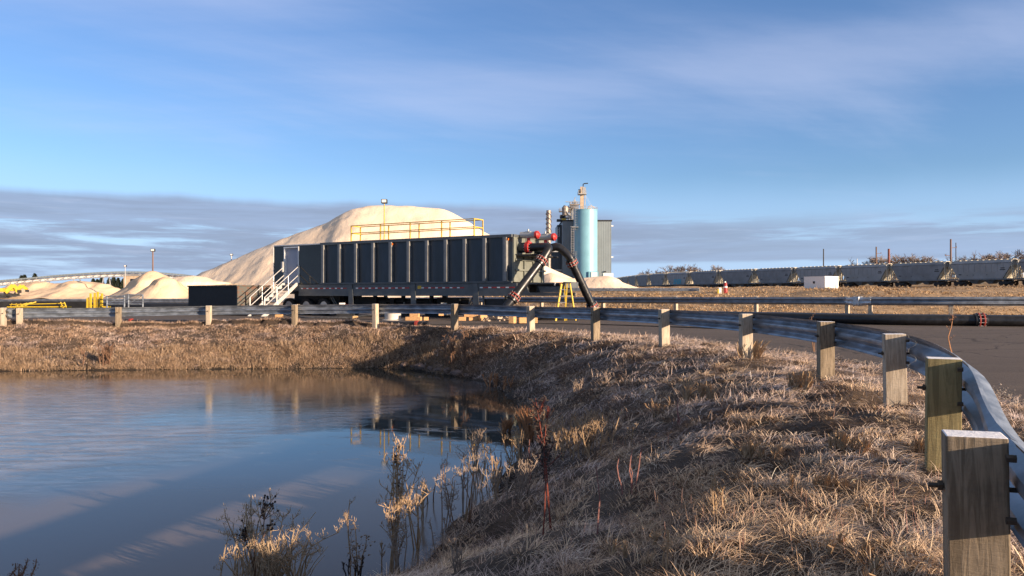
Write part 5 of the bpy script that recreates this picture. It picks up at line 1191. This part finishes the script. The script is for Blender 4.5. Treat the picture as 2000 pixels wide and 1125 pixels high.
# ================================================================ train of covered hoppers
TRK = [(96.5, 112.2), (91, 122.8), (85.5, 133.4), (80, 144), (74.5, 154.6), (69, 165.2), (63.5, 175.8), (58, 186.4), (52.5, 197), (47.6, 208), (43.8, 219.4), (41.2, 231.2), (39.5, 243.2), (38.8, 255.2), (38.5, 267.2), (38.4, 279.2), (38.4, 291)]
TZ = 2.62
def hopper(body_m):
    o = thing('hopper_wagon', 'grey covered hopper wagon', 'train wagon')
    L2 = 5.35; z0 = 1.15; zt_ = 4.25
    # body: side profile polygon extruded with bulged, round-shouldered section
    prof = [(-2.9, z0), (2.9, z0), (L2-0.25, 2.55), (L2, 2.9), (L2, zt_), (-L2, zt_), (-L2, 2.9), (-L2+0.25, 2.55)]
    b = MB(); sec = [(-1.50, z0), (-1.55, 2.4), (-1.55, 3.8), (-1.25, 4.2), (-0.6, 4.4), (0.6, 4.4), (1.25, 4.2), (1.55, 3.8), (1.55, 2.4), (1.50, z0)]
    def xlim(z): return float(np.interp(z, [z0, 3.3, 3.6, 9], [3.8, L2-0.25, L2, L2]))
    K = 24; rings = []
    # build by stations over x with trimmed bottoms
    xs = [-L2, -L2+0.25, -4.6, -4.3, -4.1, -3.8, 0, 3.8, 4.1, 4.3, 4.6, L2-0.25, L2]
    for x in xs:
        zb_ = float(np.interp(abs(x), [0, 3.8, L2-0.25, L2], [z0, z0, 3.2, 3.5]))
        ring = [(x, y, max(z, zb_) if z < 3.6 else z) for y, z in sec]; rings.append(ring)
    n = len(sec); vs = [v for r_ in rings for v in r_]; fs = []
    for i in range(len(rings)-1):
        for j in range(n): fs.append((i*n+j, i*n+(j+1) % n, (i+1)*n+(j+1) % n, (i+1)*n+j))
    fs += [tuple(range(n)), tuple(reversed(range((len(rings)-1)*n, len(rings)*n)))]
    b.add(vs, fs); bo = b.build('body', body_m, o)
    b = MB()
    for s in (-1, 1): b.box(-L2, L2, s*1.56-0.03, s*1.56+0.03, zt_-0.42, zt_-0.30); b.box(-L2-0.35, L2+0.35, s*1.48-0.06, s*1.48+0.06, 1.02, 1.24)
    b.build('side_sills', M['car_dark'], o)
    b = MB(); b.box(-L2, L2, -0.35, 0.35, 4.44, 4.50)
    for k in range(10): x = -4.7+k*1.04; b.box(x-0.35, x+0.35, -0.55, 0.55, 4.40, 4.56)
    b.build('roof_hatches', M['car_sunlit'], o)  # pale colour stands in for sun on the roof
    for s in (-1, 1):
        b = MB()
        for y in (-1.45, -0.9, -0.3, 0.3, 0.9, 1.45): b.bar((s*(L2+0.25), y, 1.2), (s*(L2-0.02), y, 3.55), 0.09)
        b.box(min(s*3.9, s*(L2+0.35)), max(s*3.9, s*(L2+0.35)), -1.48, 1.48, 1.10, 1.2)
        for y in (-1.3, 1.3): b.bar((s*4.15, y, 1.3), (s*5.1, y, 3.0), 0.10)
        b.build('end_frame', M['car_sunlit'], o)
        b = MB()
        b.add([(s*3.92, -1.42, 1.20), (s*3.92, 1.42, 1.20), (s*(L2-0.28), 1.42, 3.12), (s*(L2-0.28), -1.42, 3.12)], [(0, 1, 2, 3)]); b.build('slope_sheet', M['car_sunlit'], o)
        b = MB()
        for y in (-1.0, 1.55): b.bar((s*(L2+0.38), y-0.2, 0.9), (s*(L2+0.05), y-0.2, 4.4), 0.05); b.bar((s*(L2+0.38), y+0.2-0.03, 0.9), (s*(L2+0.05), y+0.2-.03, 4.4), 0.05)
        for k in range(10): b.bar((s*(L2+0.36-k*0.03), 1.35, 1.0+k*0.35), (s*(L2+0.36-k*0.03), 1.72, 1.0+k*0.35), 0.05)
        b.box(min(s*L2, s*(L2+.5)), max(s*L2, s*(L2+.5)), -0.9, 0.9, 4.36, 4.44); b.build('ladder', M['car_sunlit'], o)
        bg_ = MB()
        for y in (-0.95, 0.95): bg_.prism([(s*4.0-1.15, 0.62), (s*4.0-0.3, 0.28), (s*4.0+0.3, 0.28), (s*4.0+1.15, 0.62), (s*4.0+1.15, 0.76), (s*4.0-1.15, 0.76)], y-0.12, y+0.12)
        bg_.box(s*4.0-0.25, s*4.0+0.25, -1.1, 1.1, 0.55, 1.0); bo_ = bg_.build('bogie', M['dark'], o)
        for wx in (-0.85, 0.85):
            b = MB(); b.cyl((s*4.0+wx, -0.78, 0.43), (s*4.0+wx, -0.66, 0.43), 0.43, 18); b.cyl((s*4.0+wx, 0.66, 0.43), (s*4.0+wx, 0.78, 0.43), 0.43, 18); b.cyl((s*4.0+wx, -0.66, 0.43), (s*4.0+wx, 0.66, 0.43), 0.08, 8); b.build('wheelset', M['rustdark'], bo_)
        b = MB(); b.bar((s*(L2+0.1), 0, 0.85), (s*(L2+0.75), 0, 0.85), 0.22); b.build('coupler', M['dark'], o)
        b = MB(); cxh = s*1.35
        b.add([(cxh-1.2, -1.3, z0), (cxh+1.2, -1.3, z0), (cxh+1.2, 1.3, z0), (cxh-1.2, 1.3, z0), (cxh-0.3, -0.8, 0.35), (cxh+0.3, -0.8, 0.35), (cxh+0.3, 0.8, 0.35), (cxh-0.3, 0.8, 0.35)], [(0, 1, 2, 3), (4, 5, 6, 7), (0, 1, 5, 4), (1, 2, 6, 5), (2, 3, 7, 6), (3, 0, 4, 7)]); b.build('hopper_chute', M['car_dark'], o)
    b = MB()   # small stencils and rib seams on both sides
    for sy in (-1, 1):
        for k in range(9): x = -4.0+k*1.0; b.box(x-0.02, x+0.02, sy*1.555-0.012, sy*1.555+0.012, 2.4, 3.75)
    b.build('side_seams', M['car_dark'], o)
    b = MB(); b.prism([(-L2, 4.41), (L2, 4.41), (L2, 4.46), (-L2, 4.46)], -0.62, 0.62); b.build('roof_walk', M['car_sunlit'], o)
    b = MB()
    for sy in (-1, 1):
        for x, z, w in ((-3.9, 3.0, .7), (-3.9, 2.72, .9), (-1.2, 1.9, .10), (1.2, 1.9, .10), (3.6, 2.0, .5), (2.3, 1.85, .08)): b.box(x-w/2, x+w/2, sy*1.56-0.012, sy*1.56+0.012, z-0.07, z+0.07)
    b.build('stencils', M['dark'], o)
    return o
M['car_dark'] = mat('darker_wagon_paint', (0.17, 0.18, 0.19), 0.6, var=0.15, scale=1.0)
M['rustdark'] = mat('rusty_wheel_steel', (0.08, 0.05, 0.035), 0.7, var=0.2, scale=5)
h1 = hopper(M['car']); h2 = hopper(M['car2'])
nw = len(TRK)-1; first = {0: True, 1: True}
where = ['half out of the frame at the right edge', 'cut by the right edge of the frame', 'rightmost whole wagon, below the tall brown pole', 'second wagon left of the tall brown pole', 'wagon half hidden by the white ribbed container', 'wagon just left of the white container',
         'third wagon left of the white container', 'fourth wagon left of the white container', 'wagon below the right end of the bare tree clump, plain sided', 'wagon with cyan graffiti on its side', 'first wagon beyond the graffitied one', 'second wagon beyond the graffitied one', 'third wagon beyond the graffitied one', 'fourth wagon beyond the graffitied one, near the silo sand', 'last wagon seen beside the foot of the sand pile', 'farthest wagon, behind the sand pile by the silo']
graf = None
for i in range(nw):
    (xa, ya), (xb, yb) = TRK[i], TRK[i+1]; kind = 1 if i in (2, 4, 5, 9) else 0; src = (h1, h2)[kind]
    o = src if first[kind] else copy_tree(src); first[kind] = False
    s_ = math.hypot(xb-xa, yb-ya)/12.0
    o.location = ((xa+xb)/2, (ya+yb)/2, TZ); o.rotation_euler = (0, 0, math.atan2(yb-ya, xb-xa))
    tag(o, 'grey covered hopper wagon, '+where[i], 'train wagon', 'covered hopper wagons in the long train')
    if i == 9: graf = o
# cyan graffiti on one wagon
cu = bpy.data.curves.new('g', 'FONT'); cu.body = 'ENSR'; cu.size = 1.75; cu.extrude = 0.01; cu.offset = 0.06; cu.align_x = 'CENTER'; cu.shear = 0.25; cu.space_character = 0.95
to = bpy.data.objects.new('g', cu); C.objects.link(to); dg = bpy.context.evaluated_depsgraph_get(); gm = bpy.data.meshes.new_from_object(to.evaluated_get(dg)); bpy.data.objects.remove(to)
gm.materials.clear(); gm.materials.append(M['cyan']); go = bpy.data.objects.new('graffiti', gm); C.objects.link(go); go.parent = graf
go.rotation_euler = (R(90), 0, R(180)); go.location = (-0.3, 1.575, 1.35)
# track bed
rb = MB(); tp = catmull(TRK, 3); dr = np.gradient(tp, axis=0); dr /= np.linalg.norm(dr, axis=1)[:, None]; nn = np.stack([-dr[:, 1], dr[:, 0]], 1)
vs = []
for i in range(len(tp)):
    for o_, z in ((-5.5, 0.2), (-2.0, TZ-0.12), (2.0, TZ-0.12), (5.5, 0.2)): vs.append((*(tp[i]+nn[i]*o_), z))
fs = [(i*4+j, i*4+j+1, (i+1)*4+j+1, (i+1)*4+j) for i in range(len(tp)-1) for j in range(3)]
rb.add(vs, fs); M['ballast'] = mat('track_ballast', (0.16, 0.13, 0.11), 0.95, var=0.25, scale=2, bump=0.05)
tag(rb.build('track_bed', M['ballast']), 'raised ballast bed under the train', None, kind='structure')
for s in (-0.72, 0.72):
    b = MB(); b.tube([(*(tp[i]+nn[i]*s), TZ-0.05) for i in range(len(tp))], 0.05, 4); tag(b.build('rail_track', M['rustdark']), 'steel running rail under the wagons, '+('near side' if s > 0 else 'far side'), 'rail')
# white ribbed container
cn = thing('container', 'low pale container with a lit ribbed end in front of the train', 'container', (*XY(1611, 108), 1.0), math.atan2(0.46, 0.887))
zc0 = P(0, 540.5, 108).z-1.0
MB().box(0, 2.65, 0, 3.6, 0, zc0).build('container_body', M['white'], cn); MB().box(-0.03, 2.68, -0.02, 3.63, zc0, zc0+0.08).build('roof', M['white'], cn)
for k in range(8): MB().box(0.06+k*0.325, 0.22+k*0.325, -0.06, -0.001, 0.1, zc0-0.08).build('end_rib', M['white'], cn)
MB().box(-0.05, -0.001, 1.7, 2.0, zc0-0.9, zc0-0.6).build('vent', M['dark'], cn)
# poles by the railway
for (px, top, d, r, m, arms, l) in ((1608.5, 486, 195, 0.16, 'dark', 0, 'thin dark pole behind the train, left of the others'), (1711.5, 482, 230, 0.24, 'brownpole', 1, 'brown utility pole behind the train, left of the thick red-brown one'),
        (1736, 486, 185, 0.30, 'redpole', 0, 'thick red-brown pole behind the train'), (1857, 467, 180, 0.22, 'brownpole', 1, 'tallest brown utility pole with short crossarms behind the train'), (1867, 474, 190, 0.11, 'dark', 0, 'thin grey pole just right of the tallest utility pole'), (1674, 505, 300, 0.15, 'steel', 1, 'small faint distant pole left of the bare trees')):
    q = P(px, top, d); o = thing('utility_pole', l, 'pole', (q.x, d, 2.0)); MB().tube([(q.x, d, 2.0), (q.x, d, q.z)], [r*1.1, r*0.85], 8).build('pole', M[m], o, world=True)
    if arms:
        b = MB()
        for k, dz_ in enumerate((2.0, 3.8, 5.4)):
            s = -1 if k % 2 else 1; b.bar((q.x, d, q.z-dz_), (q.x+s*1.3*r/0.22, d, q.z-dz_+0.1), 0.12); b.cyl((q.x+s*1.25*r/0.22, d, q.z-dz_), (q.x+s*1.25*r/0.22, d, q.z-dz_+0.4), 0.09, 6)
        b.build('crossarms', M[m], o, world=True)
b = MB()
for (pa_, pb2) in (((1500, 486, 165), (1857, 480, 170)), ((1857, 480, 170), (2120, 470, 172)), ((1857, 492, 170), (2120, 487, 172))): b.cyl(P(*pa_), P(*pb2), 0.022, 3)
o = thing('marker_barrel', 'small red and white barrel on the mound edge before the train', 'barrel', (*XY(1417, 84), P(0, 567, 84).z-.1)); b = MB()
MB().tube([(0, 0, -0.3), (0, 0, 0.35), (0, 0, 0.9)], [0.20, 0.18, 0.14], 12).build('barrel', M['red'], o); MB().tube([(0, 0, 0.36), (0, 0, 0.55)], [0.19, 0.18], 12).build('white_band', M['white'], o); MB().cyl((-0.05, 0, 0.9), (-0.05, 0, 1.05), 0.10, 8).build('top', M['white'], o)
o = thing('end_marker', 'small white and yellow block left of the red and white barrel', 'marker', (*XY(1404.5, 84), P(0, 570, 84).z-.3)); MB().box(-0.05, 0.2, -0.2, 0.2, 0, 0.75).build('white_face', M['white'], o); MB().box(-0.2, -0.05, -0.2, 0.2, 0, 0.6).build('yellow_face', M['fibre'], o)
# ================================================================ bare trees
def bare_tree(h, seed, wide=0.5, m='bark'):
    r = random.Random(seed); tb_, cr = MB(), MB()
    def grow(p, d, L, rad, lev, b):
        n = 2; q = p; dd = d.copy(); pts = [p]
        for _ in range(n): dd = (dd+Vector((r.gauss(0, .16), r.gauss(0, .16), r.gauss(0, .08)))).normalized(); q = q+dd*(L/n); pts.append(q)
        b.tube(pts, [rad, rad*0.8, rad*0.6], 4 if lev < 2 else 3, False)
        if lev >= 5: return
        for _ in range(3 if lev < 4 else 6):
            t = r.uniform(0.4, 1.0); s = pts[0].lerp(pts[-1], t) if t < 0.95 else pts[-1]
            a = r.random()*6.28; sp = r.uniform(0.35, 0.95); nd = (dd+Vector((math.cos(a)*sp*1.2*wide*2, math.sin(a)*sp*1.2*wide*2, r.uniform(-0.15, .35)))).normalized()
            grow(s, nd, L*r.uniform(0.62, 0.82), max(rad*0.55, 0.045), lev+1, cr)
    grow(Vector((0, 0, -0.5)), Vector((0, 0, 1)), h*0.30, h*0.022, 0, tb_)
    return tb_, cr
protos = []
TREES = []
for px, top in ((1281, 523), (1296, 519), (1311, 516.5), (1327, 518), (1342, 516), (1358, 514.5), (1373, 517), (1389, 516.5), (1404, 517), (1268, 527)): TREES.append((px, top, 330, 0))
for px, top in ((1683, 501), (1700, 499), (1716, 497), (1731, 493), (1748, 494), (1765, 496), (1785, 501), (1801, 497), (1817, 494), (1836, 498), (1848, 495), (1872, 500), (1893, 497), (1911, 493), (1926, 488), (1943, 489), (1961, 487), (1978, 489), (1996, 486), (2020, 488), (2045, 486), (1904, 500), (1935, 497), (1972, 497)): TREES.append((px, top, 270, 1))
NM = ['leftmost', 'second', 'third', 'fourth', 'fifth', 'sixth', 'seventh', 'eighth', 'ninth', 'tenth', 'eleventh', 'twelfth', 'thirteenth', 'fourteenth', 'fifteenth', 'sixteenth', 'seventeenth', 'eighteenth', 'nineteenth', 'twentieth', 'twenty-first', 'twenty-second', 'twenty-third', 'twenty-fourth']
pr = []
for k in range(5):
    o = thing('bare_tree', 'bare winter tree', 'tree'); t_, c_ = bare_tree(14, 100+k, 0.62)
    t_.build('trunk', M['bark'], o); c_.build('crown', M['bark' if k % 2 else 'bark2'], o); pr.append([o, False, max(v[2] for v in c_.v)])
for g_ in (0, 1):
    lst = sorted([t for t in TREES if t[3] == g_])
    for i, (px, top, d, _) in enumerate(lst):
        e = pr[(i*3+g_) % 5]; o = e[0] if not e[1] else copy_tree(e[0]); e[1] = True
        q = P(px, top, d); zb = 2.6
        s = (q.z-zb)/e[2]
        o.location = (q.x, d, zb); o.scale = (s*1.0, s*1.0, s); o.rotation_euler = (0, 0, i*1.7)
        where_ = 'in the clump above the train' if g_ == 0 else 'in the long right-hand tree row'
        tag(o, 'bare leafless tree, %s from left %s' % (NM[i], where_), 'tree', 'bare trees behind the train')
# ================================================================ weeds
for nme, c in (('w_tan', (0.40, 0.27, 0.155)), ('w_grey', (0.34, 0.26, 0.20)), ('w_tan_lifted', (0.46, 0.335, 0.21)), ('w_red', (0.22, 0.05, 0.03)), ('w_dark', (0.035, 0.022, 0.018)), ('w_orange', (0.42, 0.20, 0.09)), ('w_pink', (0.30, 0.14, 0.12)), ('w_brown', (0.20, 0.11, 0.065))):  # third entry: tan stems brightened in colour against the bank's shadow
    M[nme] = mat('dry_stem_'+nme[2:], c, 0.8, var=0.2, scale=30)
def weed(label, px, py, toppy, style, m='w_tan', m2=None, n=5, seed=0, lean=0.15, spread=0.12, name='dried_weed', dmin=2.0, at=None):
    b0 = hit(px, py, dmin) if at is None else Vector((at[0], at[1], max(hz(*at), ZW))); b0.z = max(b0.z, ZW-0.02)
    d = b0.y; h = (py-toppy)/F*d if at is None else toppy
    if at is None: h = (EYE-(toppy-HOR)/F*d)-b0.z
    r = random.Random(seed+int(px)); o = thing(name, label, 'weed', tuple(b0))
    st_, hd = MB(), MB(); k1 = 0.0018+0.00050*d
    lw = 0.22 if style == 'dock' else 0.07
    def leaf(p, s, b, dr=None):
        dr = dr or Vector((r.gauss(0, 1), r.gauss(0, 1), r.gauss(0.1, .7))).normalized(); w = dr.orthogonal().normalized()*s*lw
        b.add([p, p+dr*s*0.5+w, p+dr*s, p+dr*s*0.5-w], [(0, 1, 2, 3)])
    for i in range(n):
        a = r.random()*6.28; l_ = r.gauss(0, lean); hx = Vector((math.cos(a), math.sin(a), 0)); base = hx*abs(r.gauss(0, spread*0.35)); hh_ = h*r.uniform(0.62, 1.0) if i else h
        tip = base+Vector((r.gauss(0, lean)*hh_, r.gauss(0, lean)*hh_, hh_)); mid = (base+tip)/2+hx*r.gauss(0, 0.05)*hh_
        if style == 'bent' and i % 2: tip = tip+Vector((r.choice((-1, 1))*hh_*0.25, 0, -hh_*0.30))
        pts = [base, base.lerp(mid, .5)+Vector((r.gauss(0, .006), 0, 0)), mid, mid.lerp(tip, .5)+Vector((r.gauss(0, .01), 0, 0)), tip]
        st_.tube(pts, [k1*1.5, k1*1.4, k1*1.2, k1, k1*0.7], 4, False)
        def on(t):
            u = t*4; j = min(3, int(u)); return pts[j].lerp(pts[j+1], u-j)
        if style in ('brush', 'fan'):
            for q in range(10):
                t = r.uniform(0.15, 0.95); p = on(t); a2 = r.random()*6.28; e = p+Vector((math.cos(a2)*0.13*h, math.sin(a2)*0.13*h, h*r.uniform(.16, .32)*(1.1-t*0.5)))
                st_.tube([p, p.lerp(e, .5)+Vector((0, 0, -.02*h)), e], [k1*.8, k1*.7, k1*.45], 3, False)
                for _ in range(4): hd_p = p.lerp(e, r.uniform(.3, 1)); leaf(hd_p, h*0.06, hd, Vector((r.gauss(0, .5), r.gauss(0, .5), 1)).normalized())
        elif style == 'dock':
            for q in range(38):
                t = r.uniform(0.6, 1.0); p = on(t)+Vector((r.gauss(0, .016), r.gauss(0, .016), 0))*h; leaf(p, h*0.04, hd)
            for q in range(6):
                t = r.uniform(.5, .9); p = on(t); e = p+Vector((r.gauss(0, .05), r.gauss(0, .05), .12))*h; st_.tube([p, e], k1*.7, 3, False)
                for _ in range(14): leaf(p.lerp(e, r.random())+Vector((r.gauss(0, .01), r.gauss(0, .01), 0))*h, h*0.035, hd)
        elif style == 'bare':
            for _ in range(5): leaf(on(r.uniform(.7, 1)), h*0.05, hd, Vector((r.gauss(0, .3), r.gauss(0, .3), 1)).normalized())
        elif style in ('wisp', 'bent'):
            for q in range(9):
                t = r.uniform(0.35, 1.0); p = on(t); a2 = r.random()*6.28; e = p+Vector((math.cos(a2)*0.10, math.sin(a2)*0.10, r.uniform(-.04, .14)))*h
                st_.tube([p, e], [k1*.7, k1*.4], 3, False)
                for _ in range(6): leaf(p.lerp(e, r.uniform(.2, 1.15))+Vector((r.gauss(0, .012), r.gauss(0, .012), r.gauss(0, .012)))*h, h*0.05, hd, Vector((r.gauss(0, .4), r.gauss(0, .4), 1)).normalized())
        elif style == 'curl':
            for q in range(26):
                t = r.uniform(0.35, 1.0); p = on(t)+Vector((r.gauss(0, .05), r.gauss(0, .05), r.gauss(0, .02)))*h; hd.ball(p, h*0.018*r.uniform(.6, 1.3), 5, 3); leaf(p, h*0.09, hd)
        elif style == 'seed':
            for q in range(12):
                p = tip+Vector((r.gauss(0, .05), r.gauss(0, .05), r.gauss(0, .04)))*h; st_.tube([on(.85), p], k1*.5, 3, False); hd.ball(p, h*0.012+0.002, 5, 3)
        elif style == 'tuft':
            for q in range(16):
                p = base+Vector((r.gauss(0, .05), r.gauss(0, .05), 0))*h; e = p+Vector((r.gauss(0, .22)+0.15, r.gauss(0, .16), r.uniform(.5, 1)))*h; st_.tube([p, p.lerp(e, .6)+Vector((0, 0, .08*h)), e], [k1*.9, k1*.7, k1*.4], 3, False)
    st_.build('stems', M[m], o)
    if hd.v: hd.build('seed_heads', M[m2 or m], o)
    return o
weed('tall pale weed clump with dark seed tips at the bottom edge left of centre', 500, 1150, 975, 'wisp', 'w_tan_lifted', None, 12, 1, .14, .45, at=None, dmin=3)
weed('curving dry leaf blades at the base of the bottom-edge weed clump', 520, 1150, 1045, 'tuft', 'w_tan_lifted', None, 9, 41, .3, .5)
weed('dark round seed heads on thin stems above the bottom-edge weed clump', 506, 1150, 982, 'seed', 'w_brown', 'w_dark', 5, 2, .16, .12)
weed('feathery drooping tan weed at right of the bottom-edge clump', 560, 1150, 1000, 'bent', 'w_tan_lifted', None, 11, 3, .22, .4)
weed('single leaning stalk crossing the water right of the bottom-edge clump', 575, 1140, 1050, 'bent', 'w_tan', None, 3, 4, .5, .1)
weed('curled pale seed weed standing at the near bank left of the tall stalks', 700, 1130, 1022, 'curl', 'w_tan', 'w_grey', 3, 5, .1, .08)
weed('slender single stalk rising above the curled weed', 684, 1130, 975, 'bent', 'w_tan', None, 1, 6, .02, .02)
weed('tallest pale stalk group on the near bank with a dark tip', 765, 1120, 870, 'wisp', 'w_tan', 'w_tan', 7, 7, .10, .15)
weed('dark spiky tip rising above the tall pale stalks', 772, 1110, 872, 'dock', 'w_tan', 'w_dark', 1, 8, .02, .02)
weed('broad whitish weed at the foot of the tall pale stalks', 780, 1125, 1000, 'wisp', 'w_grey', None, 4, 9, .15, .15)
weed('dark low weed in the near corner below the curled weed', 690, 1140, 1085, 'dock', 'w_dark', 'w_dark', 5, 10, .25, .15)
weed('thin arching stalks over the water right of the tall group', 815, 1075, 900, 'bent', 'w_tan', None, 4, 11, .14, .1)
weed('pale sparse stalks at the waterline left of the grey bush', 870, 1040, 890, 'wisp', 'w_grey', None, 4, 12, .12, .12)
weed('thin grey stalks standing at the waterline, middle of the bank', 905, 1000, 860, 'wisp', 'w_grey', None, 4, 13, .10, .1)
weed('fuzzy pale bush on the bank left of the red docks', 1010, 980, 892, 'brush', 'w_grey', None, 9, 14, .18, .25)
weed('red-brown dock plant with dark crusty top, left stem', 1062, 1045, 850, 'dock', 'w_red', 'w_dark', 1, 15, .03, .04)
weed('tall red-brown dock plant with dark crusty top in mid bank', 1078, 1035, 778, 'dock', 'w_red', 'w_dark', 2, 16, .05, .05)
weed('large bushy grey-tan weed on the bank right of the red docks', 1148, 888, 800, 'brush', 'w_tan', 'w_grey', 26, 17, .26, .9)
weed('orange-brown grass tuft leaning at the water, left of the big bushy weed', 1030, 858, 788, 'tuft', 'w_orange', None, 9, 18, .2, .3)
weed('rusty red stems beside the orange-brown tuft', 1062, 850, 775, 'dock', 'w_red', 'w_red', 2, 19, .05, .1)
weed('small brown curled weed in the hollow of the bank', 1275, 815, 778, 'curl', 'w_tan', 'w_brown', 8, 20, .3, .3)
weed('small tan tuft at the waterline left of the orange-brown tuft', 985, 845, 815, 'tuft', 'w_orange', None, 5, 21, .2, .2)
weed('lone purple-red stalk on the middle bank', 1167, 1045, 910, 'bare', 'w_pink', None, 1, 22, .03, .02)
weed('lone thin magenta stalk standing in the shallow water', 1038, 945, 858, 'bare', 'w_pink', None, 1, 23, .01, .02)
weed('pink stalk left in the grass below the small brown weed', 1325, 830, 780, 'bare', 'w_pink', None, 2, 24, .05, .08)
weed('short whitish brushy weed on the shaded bank above the bushy weed', 1130, 770, 738, 'brush', 'w_grey', None, 5, 25, .2, .25)
weed('small tan brush at the water corner below the middle post', 965, 756, 728, 'brush', 'w_orange', None, 8, 26, .2, .5)
weed('tan brush on the water corner right of the first, nearer the bank', 990, 760, 735, 'brush', 'w_orange', None, 6, 27, .2, .4)
weed('brown upright stems on the bank below the sixth post from left', 880, 712, 655, 'wisp', 'w_brown', None, 8, 28, .08, .35)
weed('brown upright stems on the bank right of the others, above the water corner', 905, 715, 642, 'wisp', 'w_brown', None, 5, 29, .08, .25)
weed('dark brown bush of stems at left far bank', 205, 712, 670, 'brush', 'w_brown', 'w_brown', 12, 30, .2, .8)
weed('tall thin red stem growing through the asphalt edge right', 1861, 700, 617, 'wisp', 'w_orange', None, 1, 31, .01, .02)
weed('pale branching twig weed at the lower middle of the bank', 1400, 1010, 925, 'brush', 'w_tan', None, 3, 32, .15, .1)
weed('pale split stem weed in the near bank below the docks', 890, 1120, 1055, 'brush', 'w_grey', None, 4, 33, .2, .1)
weed('sparse pinkish stems in the grass right of the lone stalk', 1230, 960, 870, 'bare', 'w_pink', 'w_grey', 4, 34, .1, .25)
weed('tall brown dry stem leaning in the near grass', 1300, 1120, 1030, 'wisp', 'w_tan', None, 3, 35, .15, .15)
weed('dark red weed tip at the bottom left corner', 35, 1150, 1092, 'curl', 'w_brown', 'w_brown', 6, 36, .2, .12, at=None, dmin=3)
weed('straggly dark stems over the guardrail above the cable', 1590, 690, 618, 'bent', 'w_brown', None, 2, 38, .12, .1)
# thin stalks along the near shore
rs = random.Random(99); GS = 'thin dry stalks along the near shoreline'
for i in range(30):
    y_ = rs.uniform(6.1, 13.2); x0_ = float(np.interp(y_, [6.3, 6.9, 7.9, 9.2, 10.97, 12.6], [-0.95, -0.72, -0.5, -0.2, 0.18, 0.30])); x_ = x0_+rs.gauss(0.0, 0.28)
    o = weed('thin dry stalk standing in the loose row along the near shoreline', 1000+i*7, 0, rs.uniform(0.22, 0.62), rs.choice(('bare', 'wisp', 'wisp', 'brush')), rs.choice(('w_tan', 'w_grey', 'w_brown', 'w_tan')), None, rs.choice((1, 2, 2, 3)), 300+i, .14, .10, name='dry_stalk', at=(x_, y_)); o['group'] = GS
# small pale tussocks catching the sun on the bank, each its own plant
TS = [(1470, 700, 'beside the fifth nearest post'), (1690, 1090, 'in the lower right corner grass'), (1590, 960, 'in the middle of the lit slope'), (1640, 880, 'left of the tall green-brown post'), (1480, 895, 'on the lit slope below the frost patch'), (1790, 890, 'just left of the third nearest post foot'), (1370, 780, 'near the hollow in the bank'), (1560, 760, 'left of the fourth nearest post foot'), (1240, 1090, 'at the bottom middle of the grass')]
for i, (px, py, l) in enumerate(TS): weed('sunlit straw tussock '+l, px, py, py-38, 'tuft', 'w_tan', None, 8, 50+i, .3, .5, name='grass_tussock')
# stones on the far shore
for i, (px, py) in enumerate(((792, 713), (806, 716), (822, 717), (842, 719), (858, 722), (876, 724), (894, 729), (915, 733))):
    b0 = hit(px, py, 15, 40); r = random.Random(i); b = MB(); s = r.uniform(0.09, 0.17); b.ball((0, 0, 0), s, 8, 6, (1.5, 1, 0.6))
    b.v = [tuple(Vector(v)*(1+r.uniform(-.18, .18))) for v in b.v]; o = b.build('stone', M['stone']); o.location = b0; o.rotation_euler = (0, 0, r.random()*6)
    tag(o, 'dark brown shore stone, %s from the left at the water corner' % NM[i], 'stone', 'stones along the far waterline')
for o in list(bpy.data.objects):
    for ch in o.children: pass
